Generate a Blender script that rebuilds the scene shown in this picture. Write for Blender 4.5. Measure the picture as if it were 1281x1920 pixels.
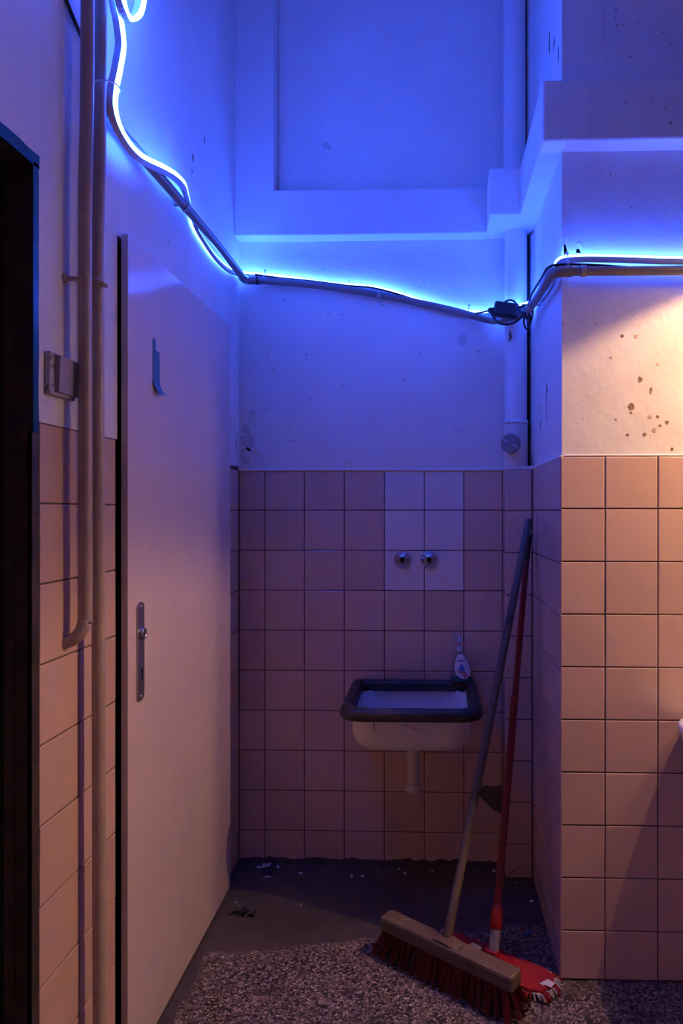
import bpy, bmesh, math, random
from mathutils import Vector, Matrix, Euler, noise as mnoise

# ------------------------------------------------------------------ clear
for o in list(bpy.data.objects):
    bpy.data.objects.remove(o, do_unlink=True)
S = bpy.context.scene
COL = S.collection
R = math.radians
rnd = random.Random(7)

# ------------------------------------------------------------------ camera, world, exposure
cd = bpy.data.cameras.new('camera')
cam = bpy.data.objects.new('camera', cd)
COL.objects.link(cam)
cam.location = (0, 0, 1.313)
cam.rotation_euler = (R(90), 0, R(1.78))
cd.sensor_fit = 'AUTO'
cd.sensor_width = 36
cd.lens = 25
cd.shift_x = -128.5 / 1920
cd.shift_y = -3 / 1920
cd.clip_start = .02
S.camera = cam

w = bpy.data.worlds.new('world')
w.use_nodes = True
w.node_tree.nodes['Background'].inputs[0].default_value = (.02, .02, .03, 1)
w.node_tree.nodes['Background'].inputs[1].default_value = .2
S.world = w

S.view_settings.view_transform = 'Standard'
S.view_settings.look = 'None'
S.view_settings.gamma = 1
S.view_settings.use_curve_mapping = False
S.view_settings.exposure = 0.0

LED_COLOR = (.020, .086, 1.0)
LED_POWER = 116.0
LAMP_POS = Vector((1.05, 1.684, 2.17))
LAMP_POWER = 42.0
LAMP_COLOR = (1.0, .58, .28)
GLOBE_POS = Vector((1.28, 1.77, 1.88))     # opal wall lamp beside the right basin, out of frame
GLOBE_STRENGTH = 200.0

# ------------------------------------------------------------------ materials
M = {}


def new_mat(name):
    m = bpy.data.materials.new(name)
    m.use_nodes = True
    nt = m.node_tree
    b = nt.nodes['Principled BSDF']
    return m, nt, b


def nd(nt, t, **kw):
    n = nt.nodes.new(t)
    for k, v in kw.items():
        setattr(n, k, v)
    return n


def setin(n, **kw):
    for k, v in kw.items():
        n.inputs[k].default_value = v


def mat(name, col, rough=.5, var=.08, vscale=6, bump=0., bscale=40, metal=0., spec=.5, obj_rand=0., coat=0.,
        speck=None, speck_scale=60, speck_amt=.12, bump2=0., b2scale=6, rough_var=0.):
    m, nt, b = new_mat(name)
    L = nt.links.new
    setin(b, Roughness=rough, Metallic=metal)
    b.inputs['Specular IOR Level'].default_value = spec
    b.inputs['Coat Weight'].default_value = coat
    tc = nd(nt, 'ShaderNodeTexCoord')
    geo = nd(nt, 'ShaderNodeNewGeometry')
    co = geo.outputs['Position']
    n1 = nd(nt, 'ShaderNodeTexNoise')
    setin(n1, Scale=vscale, Detail=6, Roughness=.6)
    L(co, n1.inputs['Vector'])
    ramp = nd(nt, 'ShaderNodeMapRange')
    setin(ramp, **{'From Min': .3, 'From Max': .7, 'To Min': 1 - var, 'To Max': 1 + var})
    L(n1.outputs['Fac'], ramp.inputs['Value'])
    fac = ramp.outputs[0]
    if obj_rand:
        oi = nd(nt, 'ShaderNodeObjectInfo')
        mr = nd(nt, 'ShaderNodeMapRange')
        setin(mr, **{'To Min': 1 - obj_rand, 'To Max': 1 + obj_rand})
        L(oi.outputs['Random'], mr.inputs['Value'])
        mu = nd(nt, 'ShaderNodeMath', operation='MULTIPLY')
        L(fac, mu.inputs[0])
        L(mr.outputs[0], mu.inputs[1])
        fac = mu.outputs[0]
    mx = nd(nt, 'ShaderNodeVectorMath', operation='SCALE')
    mx.inputs[0].default_value = col
    L(fac, mx.inputs['Scale'])
    cout = mx.outputs[0]
    if speck is not None:
        n3 = nd(nt, 'ShaderNodeTexNoise')
        setin(n3, Scale=speck_scale, Detail=3, Roughness=.7)
        L(co, n3.inputs['Vector'])
        mr3 = nd(nt, 'ShaderNodeMapRange')
        setin(mr3, **{'From Min': .72 - speck_amt, 'From Max': .76 - speck_amt})
        L(n3.outputs['Fac'], mr3.inputs['Value'])
        mix = nd(nt, 'ShaderNodeMix', data_type='RGBA')
        L(mr3.outputs[0], mix.inputs[0])
        L(cout, mix.inputs[6])
        mix.inputs[7].default_value = (*speck, 1)
        cout = mix.outputs[2]
    L(cout, b.inputs['Base Color'])
    if rough_var:
        mrr = nd(nt, 'ShaderNodeMapRange')
        setin(mrr, **{'From Min': .3, 'From Max': .7, 'To Min': rough - rough_var, 'To Max': rough + rough_var})
        L(n1.outputs['Fac'], mrr.inputs['Value'])
        L(mrr.outputs[0], b.inputs['Roughness'])
    h = None
    if bump:
        n2 = nd(nt, 'ShaderNodeTexNoise')
        setin(n2, Scale=bscale, Detail=5, Roughness=.6)
        L(co, n2.inputs['Vector'])
        bp = nd(nt, 'ShaderNodeBump')
        setin(bp, Strength=1.0, Distance=bump)
        L(n2.outputs['Fac'], bp.inputs['Height'])
        h = bp
    if bump2:
        n4 = nd(nt, 'ShaderNodeTexNoise')
        setin(n4, Scale=b2scale, Detail=2, Roughness=.5)
        L(co, n4.inputs['Vector'])
        bp2 = nd(nt, 'ShaderNodeBump')
        setin(bp2, Strength=1.0, Distance=bump2)
        L(n4.outputs['Fac'], bp2.inputs['Height'])
        if h is not None:
            L(h.outputs[0], bp2.inputs['Normal'])
        h = bp2
    if h is not None:
        L(h.outputs[0], b.inputs['Normal'])
    M[name] = m
    return m


mat('plaster', (.80, .77, .73), rough=.62, var=.05, vscale=5, bump=.0014, bscale=55, bump2=.004, b2scale=7,
    speck=(.55, .50, .46), speck_scale=48, speck_amt=.02)
mat('plaster_rough', (.78, .74, .69), rough=.6, var=.07, vscale=8, bump=.0011, bscale=50, bump2=.0022, b2scale=9,
    speck=(.55, .47, .40), speck_scale=45, speck_amt=.03)
mat('plaster_worn', (.62, .58, .56), rough=.8, var=.12, vscale=40, bump=.002, bscale=90)
mat('plaster_bare', (.40, .36, .33), rough=.85, var=.2, vscale=30, bump=.002, bscale=90)
mat('ceiling_paint', (.78, .76, .72), rough=.8, var=.04)
mat('bounce_dull', (.16, .135, .12), rough=.7, var=.06)  # tone of the unseen walls, kept dark to curb warm bounced light
mat('bounce_cream', (.66, .48, .40), rough=.4, var=.05)  # lower tone of the unseen walls, picked to bounce fill into the niche
mat('grout', (.13, .105, .09), rough=.9, var=.4, vscale=60, bump=.001, bscale=200)
mat('tile_cream', (.66, .45, .36), rough=.16, var=.03, vscale=7, bump2=.0012, b2scale=14, obj_rand=.07)
mat('tile_white', (.76, .70, .66), rough=.14, var=.03, vscale=7, bump2=.001, b2scale=14, obj_rand=.03)
mat('door_paint', (.74, .60, .57), rough=.13, var=.04, vscale=5, bump=.0003, bscale=120, bump2=.0010, b2scale=5)
mat('door_edge_paint', (.50, .43, .42), rough=.4, var=.12, vscale=30)
mat('pipe_paint', (.42, .33, .28), rough=.4, var=.10, vscale=14, bump=.0012, bscale=70, speck=(.2, .13, .1), speck_scale=55, speck_amt=.01)
mat('stack_paint', (.76, .74, .72), rough=.45, var=.05, vscale=9, bump=.0012, bscale=60, speck=(.22, .18, .16), speck_scale=34, speck_amt=.015)
mat('conduit_grey', (.24, .21, .21), rough=.38, var=.06, vscale=20)
mat('clamp_grey', (.42, .38, .36), rough=.45, var=.1, vscale=50)
mat('frame_black', (.045, .034, .028), rough=.45, var=.5, vscale=16, bump=.001, bscale=60, speck=(.11, .08, .065), speck_scale=38, speck_amt=.06)
mat('frame_blue_sheen', (.006, .060, .11), rough=.22, var=.2, vscale=20, bump=.0006, bscale=40)  # dark gloss paint, tinted with the blue light it reflects
mat('dark_leaf', (.13, .085, .045), rough=.75, var=.4, vscale=5)
mat('void', (.008, .007, .007), rough=1., var=.3)
mat('crack_and_shade', (.020, .012, .010), rough=1., var=.5, vscale=60, bump=.003, bscale=60)  # cracks and grime, also the shade painted on the white door's core
mat('switch_grey', (.36, .31, .33), rough=.4, var=.05)
mat('switch_frame', (.45, .43, .44), rough=.5, var=.25, vscale=60, speck=(.08, .07, .08), speck_scale=70, speck_amt=.14)
mat('tape_blue', (.05, .16, .30), rough=.55, var=.12, vscale=60, bump=.001, bscale=120)
mat('metal_plate', (.42, .40, .42), rough=.34, metal=.9, var=.12, vscale=60)
mat('chrome', (.62, .60, .60), rough=.12, metal=1., var=.08, vscale=60)
mat('black_hole', (.006, .005, .005), rough=1., var=.2)
mat('enamel', (.78, .76, .76), rough=.22, var=.05, vscale=12, speck=(.35, .25, .2), speck_scale=70, speck_amt=-.02)
mat('rim_dark', (.030, .024, .022), rough=.42, var=.4, vscale=26, bump=.0025, bscale=38, speck=(.10, .055, .03), speck_scale=50, speck_amt=.08)
mat('drain_plastic', (.62, .56, .52), rough=.45, var=.06, speck=(.2, .15, .12), speck_scale=90, speck_amt=.0)
mat('rust_red', (.30, .05, .03), rough=.8, var=.3, vscale=80)
mat('cable_black', (.012, .012, .014), rough=.4, var=.2)
mat('led_body', (.50, .50, .53), rough=.4, var=.02)
mat('tie_white', (.75, .75, .75), rough=.35, var=.02)
mat('bristle_red', (.13, .006, .010), rough=.4, var=.25, vscale=90)
mat('mop_red', (.33, .010, .018), rough=.35, var=.06)
mat('mop_pole_red', (.20, .006, .012), rough=.28, var=.08)
mat('mop_cloth', (.30, .006, .014), rough=.85, var=.12, vscale=60, bump=.0012, bscale=300)
mat('mop_fringe_grey', (.40, .36, .35), rough=.95, var=.25, vscale=90)
mat('mop_fringe_red', (.25, .012, .02), rough=.95, var=.25, vscale=90)
mat('plastic_grey', (.27, .26, .28), rough=.4, var=.05)
mat('black_plastic', (.010, .010, .011), rough=.45, var=.2)
mat('scrap_blue', (.01, .17, .42), rough=.4, var=.1)
mat('flake_white', (.72, .70, .70), rough=.7, var=.1, vscale=60)
mat('stain_brown', (.20, .13, .085), rough=.7, var=.35, vscale=120)
mat('stain_faint', (.47, .38, .32), rough=.7, var=.2, vscale=120)
mat('cement_dark', (.055, .045, .042), rough=.95, var=.4, vscale=50, bump=.004, bscale=60)
mat('cement', (.14, .12, .11), rough=.95, var=.3, vscale=40, bump=.004, bscale=60)
mat('label_white', (.82, .82, .84), rough=.35, var=.02)
mat('label_black', (.02, .02, .03), rough=.4, var=.02)
mat('label_blue', (.07, .25, .62), rough=.4, var=.05)
mat('label_skin', (.50, .19, .14), rough=.5, var=.08)
mat('liquid_teal', (.01, .20, .26), rough=.12, var=.05)
mat('pump_clear', (.55, .58, .66), rough=.25, var=.03)
mat('shade_enamel', (.10, .16, .13), rough=.3, var=.05)
mat('shade_inside', (.80, .78, .74), rough=.4, var=.02)
mat('brass_dark', (.25, .19, .10), rough=.4, metal=.8, var=.1)


def clear_plastic():
    m, nt, b = new_mat('clear_plastic')
    setin(b, Roughness=.08, IOR=1.2)
    b.inputs['Base Color'].default_value = (.80, .88, .94, 1)
    b.inputs['Transmission Weight'].default_value = 1
    M['clear_plastic'] = m


clear_plastic()


def emis(name, col, strength):
    m, nt, b = new_mat(name)
    b.inputs['Base Color'].default_value = (.8, .8, .8, 1)
    b.inputs['Emission Color'].default_value = (*col, 1)
    b.inputs['Emission Strength'].default_value = strength
    M[name] = m


emis('led_glow', LED_COLOR, LED_POWER)
emis('globe_glow', LAMP_COLOR, GLOBE_STRENGTH)


def wood(name, c1, c2, scale, axis):
    m, nt, b = new_mat(name)
    L = nt.links.new
    setin(b, Roughness=.6)
    tc = nd(nt, 'ShaderNodeTexCoord')
    mp = nd(nt, 'ShaderNodeMapping')
    sc = [60, 60, 60]
    sc[axis] = 3
    mp.inputs['Scale'].default_value = sc
    L(tc.outputs['Object'], mp.inputs['Vector'])
    n = nd(nt, 'ShaderNodeTexNoise')
    setin(n, Scale=scale, Detail=6, Roughness=.65)
    L(mp.outputs[0], n.inputs['Vector'])
    n2 = nd(nt, 'ShaderNodeTexNoise')
    setin(n2, Scale=9, Detail=4, Roughness=.6)
    L(tc.outputs['Object'], n2.inputs['Vector'])
    cr = nd(nt, 'ShaderNodeValToRGB')
    cr.color_ramp.elements[0].position = .35
    cr.color_ramp.elements[0].color = (*c1, 1)
    cr.color_ramp.elements[1].position = .65
    cr.color_ramp.elements[1].color = (*c2, 1)
    L(n.outputs['Fac'], cr.inputs[0])
    mr = nd(nt, 'ShaderNodeMapRange')
    setin(mr, **{'From Min': .56, 'From Max': .68, 'To Min': 1., 'To Max': .35})
    L(n2.outputs['Fac'], mr.inputs['Value'])
    vm = nd(nt, 'ShaderNodeVectorMath', operation='SCALE')
    L(cr.outputs[0], vm.inputs[0])
    L(mr.outputs[0], vm.inputs['Scale'])
    L(vm.outputs[0], b.inputs['Base Color'])
    bp = nd(nt, 'ShaderNodeBump')
    setin(bp, Strength=.5, Distance=.001)
    L(n.outputs['Fac'], bp.inputs['Height'])
    L(bp.outputs[0], b.inputs['Normal'])
    M[name] = m


wood('broom_wood', (.085, .055, .040), (.15, .10, .074), 1.0, 0)
wood('handle_wood', (.075, .058, .050), (.13, .10, .080), 1.0, 2)


def floor_mat():
    m, nt, b = new_mat('terrazzo')
    L = nt.links.new
    geo = nd(nt, 'ShaderNodeNewGeometry')
    P = geo.outputs['Position']
    # terrazzo chips
    wn = nd(nt, 'ShaderNodeTexNoise')
    setin(wn, Scale=90, Detail=2)
    L(P, wn.inputs['Vector'])
    wv = nd(nt, 'ShaderNodeVectorMath', operation='SCALE')
    L(wn.outputs['Color'], wv.inputs[0])
    wv.inputs['Scale'].default_value = .0022
    wa = nd(nt, 'ShaderNodeVectorMath', operation='ADD')
    L(P, wa.inputs[0])
    L(wv.outputs[0], wa.inputs[1])
    vo = nd(nt, 'ShaderNodeTexVoronoi', feature='F1')
    setin(vo, Scale=145, Randomness=1)
    L(wa.outputs[0], vo.inputs['Vector'])
    sep = nd(nt, 'ShaderNodeSeparateColor')
    L(vo.outputs['Color'], sep.inputs[0])
    cr = nd(nt, 'ShaderNodeValToRGB')
    cr.color_ramp.interpolation = 'CONSTANT'
    e = cr.color_ramp.elements
    e[0].position = 0
    e[0].color = (.022, .018, .018, 1)
    e[1].position = .24
    e[1].color = (.22, .165, .15, 1)
    for p, c in ((.45, (.30, .23, .20)), (.62, (.48, .38, .34)), (.82, (.60, .50, .45))):
        k = e.new(p)
        k.color = (*c, 1)
    L(sep.outputs[0], cr.inputs[0])
    vd = nd(nt, 'ShaderNodeTexVoronoi', feature='DISTANCE_TO_EDGE')
    setin(vd, Scale=145, Randomness=1)
    L(wa.outputs[0], vd.inputs['Vector'])
    em = nd(nt, 'ShaderNodeMapRange')
    setin(em, **{'From Min': .03, 'From Max': .22})
    L(vd.outputs['Distance'], em.inputs['Value'])
    mixe = nd(nt, 'ShaderNodeMix', data_type='RGBA')
    mixe.inputs[6].default_value = (.07, .05, .045, 1)
    L(em.outputs[0], mixe.inputs[0])
    L(cr.outputs[0], mixe.inputs[7])
    # smeared cement and grime over the terrazzo inside the niche
    sx = nd(nt, 'ShaderNodeSeparateXYZ')
    L(P, sx.inputs[0])
    n1 = nd(nt, 'ShaderNodeTexNoise')
    setin(n1, Scale=7, Detail=5, Roughness=.62)
    L(P, n1.inputs['Vector'])
    nn = nd(nt, 'ShaderNodeMath', operation='MULTIPLY_ADD')
    L(n1.outputs['Fac'], nn.inputs[0])
    nn.inputs[1].default_value = .16
    nn.inputs[2].default_value = -.08

    def math2(op, a, c, d=None):
        n = nd(nt, 'ShaderNodeMath', operation=op)
        for i, v in enumerate((a, c, d)):
            if v is None:
                continue
            if isinstance(v, (int, float)):
                n.inputs[i].default_value = v
            else:
                L(v, n.inputs[i])
        return n.outputs[0]
    # front edge of the cement: y = 2.15 + .08 x
    f1 = math2('SUBTRACT', sx.outputs['Y'], math2('MULTIPLY_ADD', sx.outputs['X'], .18, 2.205))
    f2 = math2('SUBTRACT', -.648, sx.outputs['X'])
    f = math2('ADD', math2('MAXIMUM', f1, f2), nn.outputs[0])
    mr = nd(nt, 'ShaderNodeMapRange')
    setin(mr, **{'From Min': -.012, 'From Max': .012})
    L(f, mr.inputs['Value'])
    n2 = nd(nt, 'ShaderNodeTexNoise')
    setin(n2, Scale=14, Detail=7, Roughness=.65)
    L(P, n2.inputs['Vector'])
    cc = nd(nt, 'ShaderNodeValToRGB')
    cc.color_ramp.elements[0].position = .3
    cc.color_ramp.elements[0].color = (.060, .047, .042, 1)
    cc.color_ramp.elements[1].position = .75
    cc.color_ramp.elements[1].color = (.12, .095, .085, 1)
    L(n2.outputs['Fac'], cc.inputs[0])
    mix = nd(nt, 'ShaderNodeMix', data_type='RGBA')
    L(mr.outputs[0], mix.inputs[0])
    L(mixe.outputs[2], mix.inputs[6])
    L(cc.outputs[0], mix.inputs[7])
    # general grime
    n3 = nd(nt, 'ShaderNodeTexNoise')
    setin(n3, Scale=3.2, Detail=5, Roughness=.6)
    L(P, n3.inputs['Vector'])
    mg = nd(nt, 'ShaderNodeMapRange')
    setin(mg, **{'From Min': .35, 'From Max': .65, 'To Min': .62, 'To Max': .95})
    L(n3.outputs['Fac'], mg.inputs['Value'])
    vs = nd(nt, 'ShaderNodeVectorMath', operation='SCALE')
    L(mix.outputs[2], vs.inputs[0])
    L(mg.outputs[0], vs.inputs['Scale'])
    L(vs.outputs[0], b.inputs['Base Color'])
    rr = nd(nt, 'ShaderNodeMapRange')
    setin(rr, **{'To Min': .42, 'To Max': .7})
    L(mr.outputs[0], rr.inputs['Value'])
    L(rr.outputs[0], b.inputs['Roughness'])
    bp = nd(nt, 'ShaderNodeBump')
    setin(bp, Strength=.6, Distance=.0015)
    L(n2.outputs['Fac'], bp.inputs['Height'])
    L(bp.outputs[0], b.inputs['Normal'])
    M['terrazzo'] = m


floor_mat()

# ------------------------------------------------------------------ mesh helpers


class MB:
    def __init__(self):
        self.v, self.f, self.m, self.s = [], [], [], []

    def add(self, verts, faces, mi=0, smooth=False):
        o = len(self.v)
        self.v += [tuple(p) for p in verts]
        for f in faces:
            self.f.append([i + o for i in f])
            self.m.append(mi)
            self.s.append(smooth)

    def box(self, x0, x1, y0, y1, z0, z1, mi=0):
        v = [(x0, y0, z0), (x1, y0, z0), (x1, y1, z0), (x0, y1, z0), (x0, y0, z1), (x1, y0, z1), (x1, y1, z1), (x0, y1, z1)]
        self.add(v, [(0, 3, 2, 1), (4, 5, 6, 7), (0, 1, 5, 4), (1, 2, 6, 5), (2, 3, 7, 6), (3, 0, 4, 7)], mi)

    def bbox(self, x0, x1, y0, y1, z0, z1, b=.003, mi=0, seg=2):
        bm = bmesh.new()
        mat4 = Matrix.Translation(((x0 + x1) / 2, (y0 + y1) / 2, (z0 + z1) / 2)) @ Matrix.Diagonal((x1 - x0, y1 - y0, z1 - z0, 1))
        bmesh.ops.create_cube(bm, size=1, matrix=mat4)
        bmesh.ops.bevel(bm, geom=bm.edges[:], offset=b, segments=seg, profile=.5, affect='EDGES')
        self.from_bm(bm, mi)

    def from_bm(self, bm, mi=0, smooth=False):
        bm.verts.ensure_lookup_table()
        bm.verts.index_update()
        self.add([v.co[:] for v in bm.verts], [[v.index for v in f.verts] for f in bm.faces], mi, smooth)
        bm.free()

    def tube(self, pts, r, n=10, cap=True, mi=0, closed=False):
        pts = [Vector(p) for p in pts]
        k = len(pts)
        rs = r if isinstance(r, (list, tuple)) else [r] * k
        tang = []
        for i in range(k):
            if closed:
                t = pts[(i + 1) % k] - pts[i - 1]
            else:
                t = pts[min(i + 1, k - 1)] - pts[max(i - 1, 0)]
            tang.append(t.normalized() if t.length > 1e-9 else Vector((0, 0, 1)))
        ref = Vector((0, 0, 1)) if abs(tang[0].z) < .9 else Vector((1, 0, 0))
        nrm = (ref - tang[0] * ref.dot(tang[0])).normalized()
        V, F = [], []
        for i in range(k):
            nrm = (nrm - tang[i] * nrm.dot(tang[i]))
            nrm = nrm.normalized() if nrm.length > 1e-6 else tang[i].orthogonal().normalized()
            bn = tang[i].cross(nrm)
            for j in range(n):
                a = 2 * math.pi * j / n
                V.append(pts[i] + (nrm * math.cos(a) + bn * math.sin(a)) * rs[i])
        for i in range(k if closed else k - 1):
            i2 = (i + 1) % k
            for j in range(n):
                j2 = (j + 1) % n
                F.append((i * n + j, i * n + j2, i2 * n + j2, i2 * n + j))
        self.add(V, F, mi, True)
        if cap and not closed:
            self.add(V[:n], [tuple(reversed(range(n)))], mi)
            self.add(V[-n:], [tuple(range(n))], mi)

    def lathe(self, prof, n=24, axis=Matrix.Identity(4), mi=0, capb=True, capt=True, smooth=True):
        V, F = [], []
        for r, z in prof:
            for j in range(n):
                a = 2 * math.pi * j / n
                V.append(axis @ Vector((r * math.cos(a), r * math.sin(a), z)))
        for i in range(len(prof) - 1):
            for j in range(n):
                j2 = (j + 1) % n
                F.append((i * n + j, i * n + j2, (i + 1) * n + j2, (i + 1) * n + j))
        self.add(V, F, mi, smooth)
        if capb:
            self.add(V[:n], [tuple(reversed(range(n)))], mi)
        if capt:
            self.add(V[-n:], [tuple(range(n))], mi)

    def prism(self, poly, mtx, h, mi=0):
        n = len(poly)
        V = [mtx @ Vector((x, y, 0)) for x, y in poly] + [mtx @ Vector((x, y, h)) for x, y in poly]
        F = [tuple(reversed(range(n))), tuple(range(n, 2 * n))] + [(i, (i + 1) % n, n + (i + 1) % n, n + i) for i in range(n)]
        self.add(V, F, mi)

    def loft(self, rings, mi=0, smooth=True, capb=True, capt=True):
        n = len(rings[0])
        V = [p for r in rings for p in r]
        F = []
        for i in range(len(rings) - 1):
            for j in range(n):
                j2 = (j + 1) % n
                F.append((i * n + j, i * n + j2, (i + 1) * n + j2, (i + 1) * n + j))
        self.add(V, F, mi, smooth)
        if capb:
            self.add(rings[0], [tuple(reversed(range(n)))], mi, False)
        if capt:
            self.add(rings[-1], [tuple(range(n))], mi, False)

    def mesh(self, name, mats):
        me = bpy.data.meshes.new(name)
        me.from_pydata(self.v, [], self.f)
        for m in (mats if isinstance(mats, (list, tuple)) else [mats]):
            me.materials.append(M[m])
        me.polygons.foreach_set('material_index', self.m)
        me.polygons.foreach_set('use_smooth', self.s)
        bm = bmesh.new()
        bm.from_mesh(me)
        bmesh.ops.recalc_face_normals(bm, faces=bm.faces)
        bm.to_mesh(me)
        bm.free()
        me.update()
        return me

    def build(self, name, mats, parent=None, recenter=False):
        loc = Vector((0, 0, 0))
        if recenter:
            lo = Vector([min(p[i] for p in self.v) for i in range(3)])
            hi = Vector([max(p[i] for p in self.v) for i in range(3)])
            loc = Vector(((lo.x + hi.x) / 2, (lo.y + hi.y) / 2, lo.z))
            self.v = [(p[0] - loc.x, p[1] - loc.y, p[2] - loc.z) for p in self.v]
        return link(name, self.mesh(name, mats), parent, loc)


def link(name, me, parent=None, loc=(0, 0, 0)):
    o = bpy.data.objects.new(name, me)
    COL.objects.link(o)
    o.location = loc
    if parent is not None:
        o.parent = parent
    return o


def tag(o, label, cat, group=None, kind=None):
    o['label'] = label
    o['category'] = cat
    if group:
        o['group'] = group
    if kind:
        o['kind'] = kind
    return o


def plabel(o, label):
    o['label'] = label
    return o


def empty(name, loc, label, cat, group=None, rot=(0, 0, 0)):
    o = bpy.data.objects.new(name, None)
    o.empty_display_size = .05
    COL.objects.link(o)
    o.location = loc
    o.rotation_euler = rot
    return tag(o, label, cat, group)


def crom(pts, n=8, closed=False):
    pts = [Vector(p) for p in pts]
    out = []
    k = len(pts)
    for i in range(k if closed else k - 1):
        if closed:
            p0, p1, p2, p3 = pts[i - 1], pts[i], pts[(i + 1) % k], pts[(i + 2) % k]
        else:
            p0, p1, p2, p3 = pts[max(i - 1, 0)], pts[i], pts[i + 1], pts[min(i + 2, k - 1)]
        for j in range(n):
            t = j / n
            out.append(.5 * ((2 * p1) + (p2 - p0) * t + (2 * p0 - 5 * p1 + 4 * p2 - p3) * t * t + (3 * p1 - p0 - 3 * p2 + p3) * t ** 3))
    if not closed:
        out.append(pts[-1])
    return out


def align(p, d, up=(0, 0, 1)):
    """matrix with local z along d at p"""
    z = Vector(d).normalized()
    u = Vector(up)
    if abs(z.dot(u)) > .95:
        u = Vector((0, 1, 0))
    x = u.cross(z).normalized()
    y = z.cross(x)
    m = Matrix((x, y, z)).transposed().to_4x4()
    m.translation = Vector(p)
    return m


def rrect(hx, hy, r, n=6, cx=0, cy=0):
    out = []
    for sx, sy, a0 in ((1, 1, 0), (-1, 1, 90), (-1, -1, 180), (1, -1, 270)):
        for i in range(n + 1):
            a = R(a0 + 90 * i / n)
            out.append((cx + sx * (hx - r) + r * math.cos(a), cy + sy * (hy - r) + r * math.sin(a)))
    return out


def blob(n, rx, ry, seed, jag=.25):
    q = random.Random(seed)
    out = []
    for i in range(n):
        a = 2 * math.pi * i / n
        k = 1 + q.uniform(-jag, jag)
        out.append((rx * k * math.cos(a), ry * k * math.sin(a)))
    return out


# ------------------------------------------------------------------ room dimensions
YB = 2.648      # back wall tile face
XL = -.725      # left wall tile face
XS = .358       # niche side (pillar flank) tile face
YF = 2.000      # pillar front tile face
YC = 2.545      # pipe chase tile face
XC = .262       # pipe chase left edge
ZT = 1.464      # top of the tiling
CEIL = 3.7
XR, YR = 2.4, -.75

ROWS = [0.003, .114] + [.114 + .15 * i for i in range(1, 10)]    # row joints up to 1.464

# floor and ceiling
b = MB()
b.box(XL - .12, XR + .12, YR - .12, YB + .12, -.12, 0)
floor = tag(b.build('floor', 'terrazzo'), 'dark stained terrazzo floor with smeared cement in the niche', 'floor', kind='structure')
b = MB()
b.box(XL - .12, XR + .12, YR - .12, YB + .12, CEIL, CEIL + .12)
tag(b.build('ceiling', 'ceiling_paint'), 'plain painted ceiling above the washroom', 'ceiling', kind='structure')

# ---- left wall with two door openings (plaster above, grout bed behind the tiles below)
D1 = (1.612, 2.440, 1.945)     # white door opening: y0, y1, top
D2 = (.46, 1.268, 1.945)       # dark door opening
b = MB()
xo = XL - .30


def lwall(y0, y1, z0, z1):
    if z0 < ZT + .012 < z1:
        b.box(xo, XL - .003, y0, y1, z0, ZT + .012, 1)
        b.box(xo, XL + .002, y0, y1, ZT + .012, z1, 0)
    else:
        b.box(xo, XL + .002, y0, y1, z0, z1, 0)


lwall(YR, D2[0], 0, CEIL)
lwall(D2[0], D2[1], D2[2], CEIL)
lwall(D2[1], D1[0], 0, CEIL)
lwall(D1[0], D1[1], D1[2], CEIL)
lwall(D1[1], YB + .1, 0, CEIL)
b.box(XL - .10, XL - .06, D1[0] - .0, D1[1], 0, D1[2], 2)  # black sheet stands in for the unlit depth behind the door
b.box(xo - .05, xo, YR, YB + .1, 0, CEIL, 2)     # closes the openings behind
wall_left = tag(b.build('wall_left', ['plaster', 'grout', 'void']), 'left wall, blue lit plaster above cream tiles', 'wall', kind='structure')

# ---- back wall
b = MB()
b.box(XL - .3, XS + .2, YB + .003, YB + .15, 0, ZT, 1)
b.box(XL - .3, XS + .2, YB - .002, YB + .15, ZT, CEIL, 0)
wall_back = tag(b.build('wall_back', ['plaster', 'grout']), 'niche back wall, blue lit plaster above square tiles', 'wall', kind='structure')

# ---- pillar: niche flank and broad front (they meet at the corner, one mesh each)
b = MB()
b.box(XS + .003, XS + .12, YF + .003, YB + .1, 0, ZT, 1)
b.box(XS + .006, XS + .12, YF + .008, YB + .1, ZT, CEIL, 0)
wall_side = tag(b.build('wall_niche', ['plaster', 'grout']), 'right flank of the niche, narrow blue wall beside the drain pipe', 'wall', kind='structure')
b = MB()
b.box(XS + .1201, XR, YF + .003, YF + .15, 0, ZT, 1)
b.box(XS + .003, XS + .12, YF + .003, YF + .0031, 0, ZT, 1)
b.box(XS + .1201, XR, YF + .008, YF + .15, ZT, CEIL, 0)
b.box(XS + .006, XS + .1201, YF + .0072, YF + .0079, ZT, CEIL, 0)
wall_front = tag(b.build('wall_right', ['plaster_rough', 'grout']), 'right wall lit by warm light, stained plaster above cream tiles', 'wall', kind='structure')

# ---- pipe chase in the back right corner
b = MB()
b.box(XC + .003, XS + .003, YC + .003, YB + .003, 0, ZT - .004, 1)
b.box(XC + .001, XS + .003, YC + .001, YB + .003, ZT - .004, ZT + .008, 0)
wall_chase = tag(b.build('wall_chase', ['plaster', 'grout']), 'low tiled boxing in the corner under the drain pipe', 'wall', kind='structure')

# ---- rest of the washroom: unseen walls, invented for the light they bounce
b = MB()
b.box(XL - .3, XR + .12, YR - .12, YR, 0, 1.46, 1)
b.box(XL - .3, XR + .12, YR - .12, YR, 1.46, CEIL, 0)
tag(b.build('wall_rear', ['bounce_dull', 'bounce_cream']), 'unseen rear washroom wall added for bounced light, cream below and dull brown above', 'wall', kind='structure')
b = MB()
b.box(XR, XR + .12, YR, YF + .15, 0, 1.46, 1)
b.box(XR, XR + .12, YR, YF + .15, 1.46, CEIL, 0)
tag(b.build('wall_far', ['bounce_dull', 'bounce_cream']), 'unseen far right washroom wall added for bounced light, cream below and dull brown above', 'wall', kind='structure')

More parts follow.
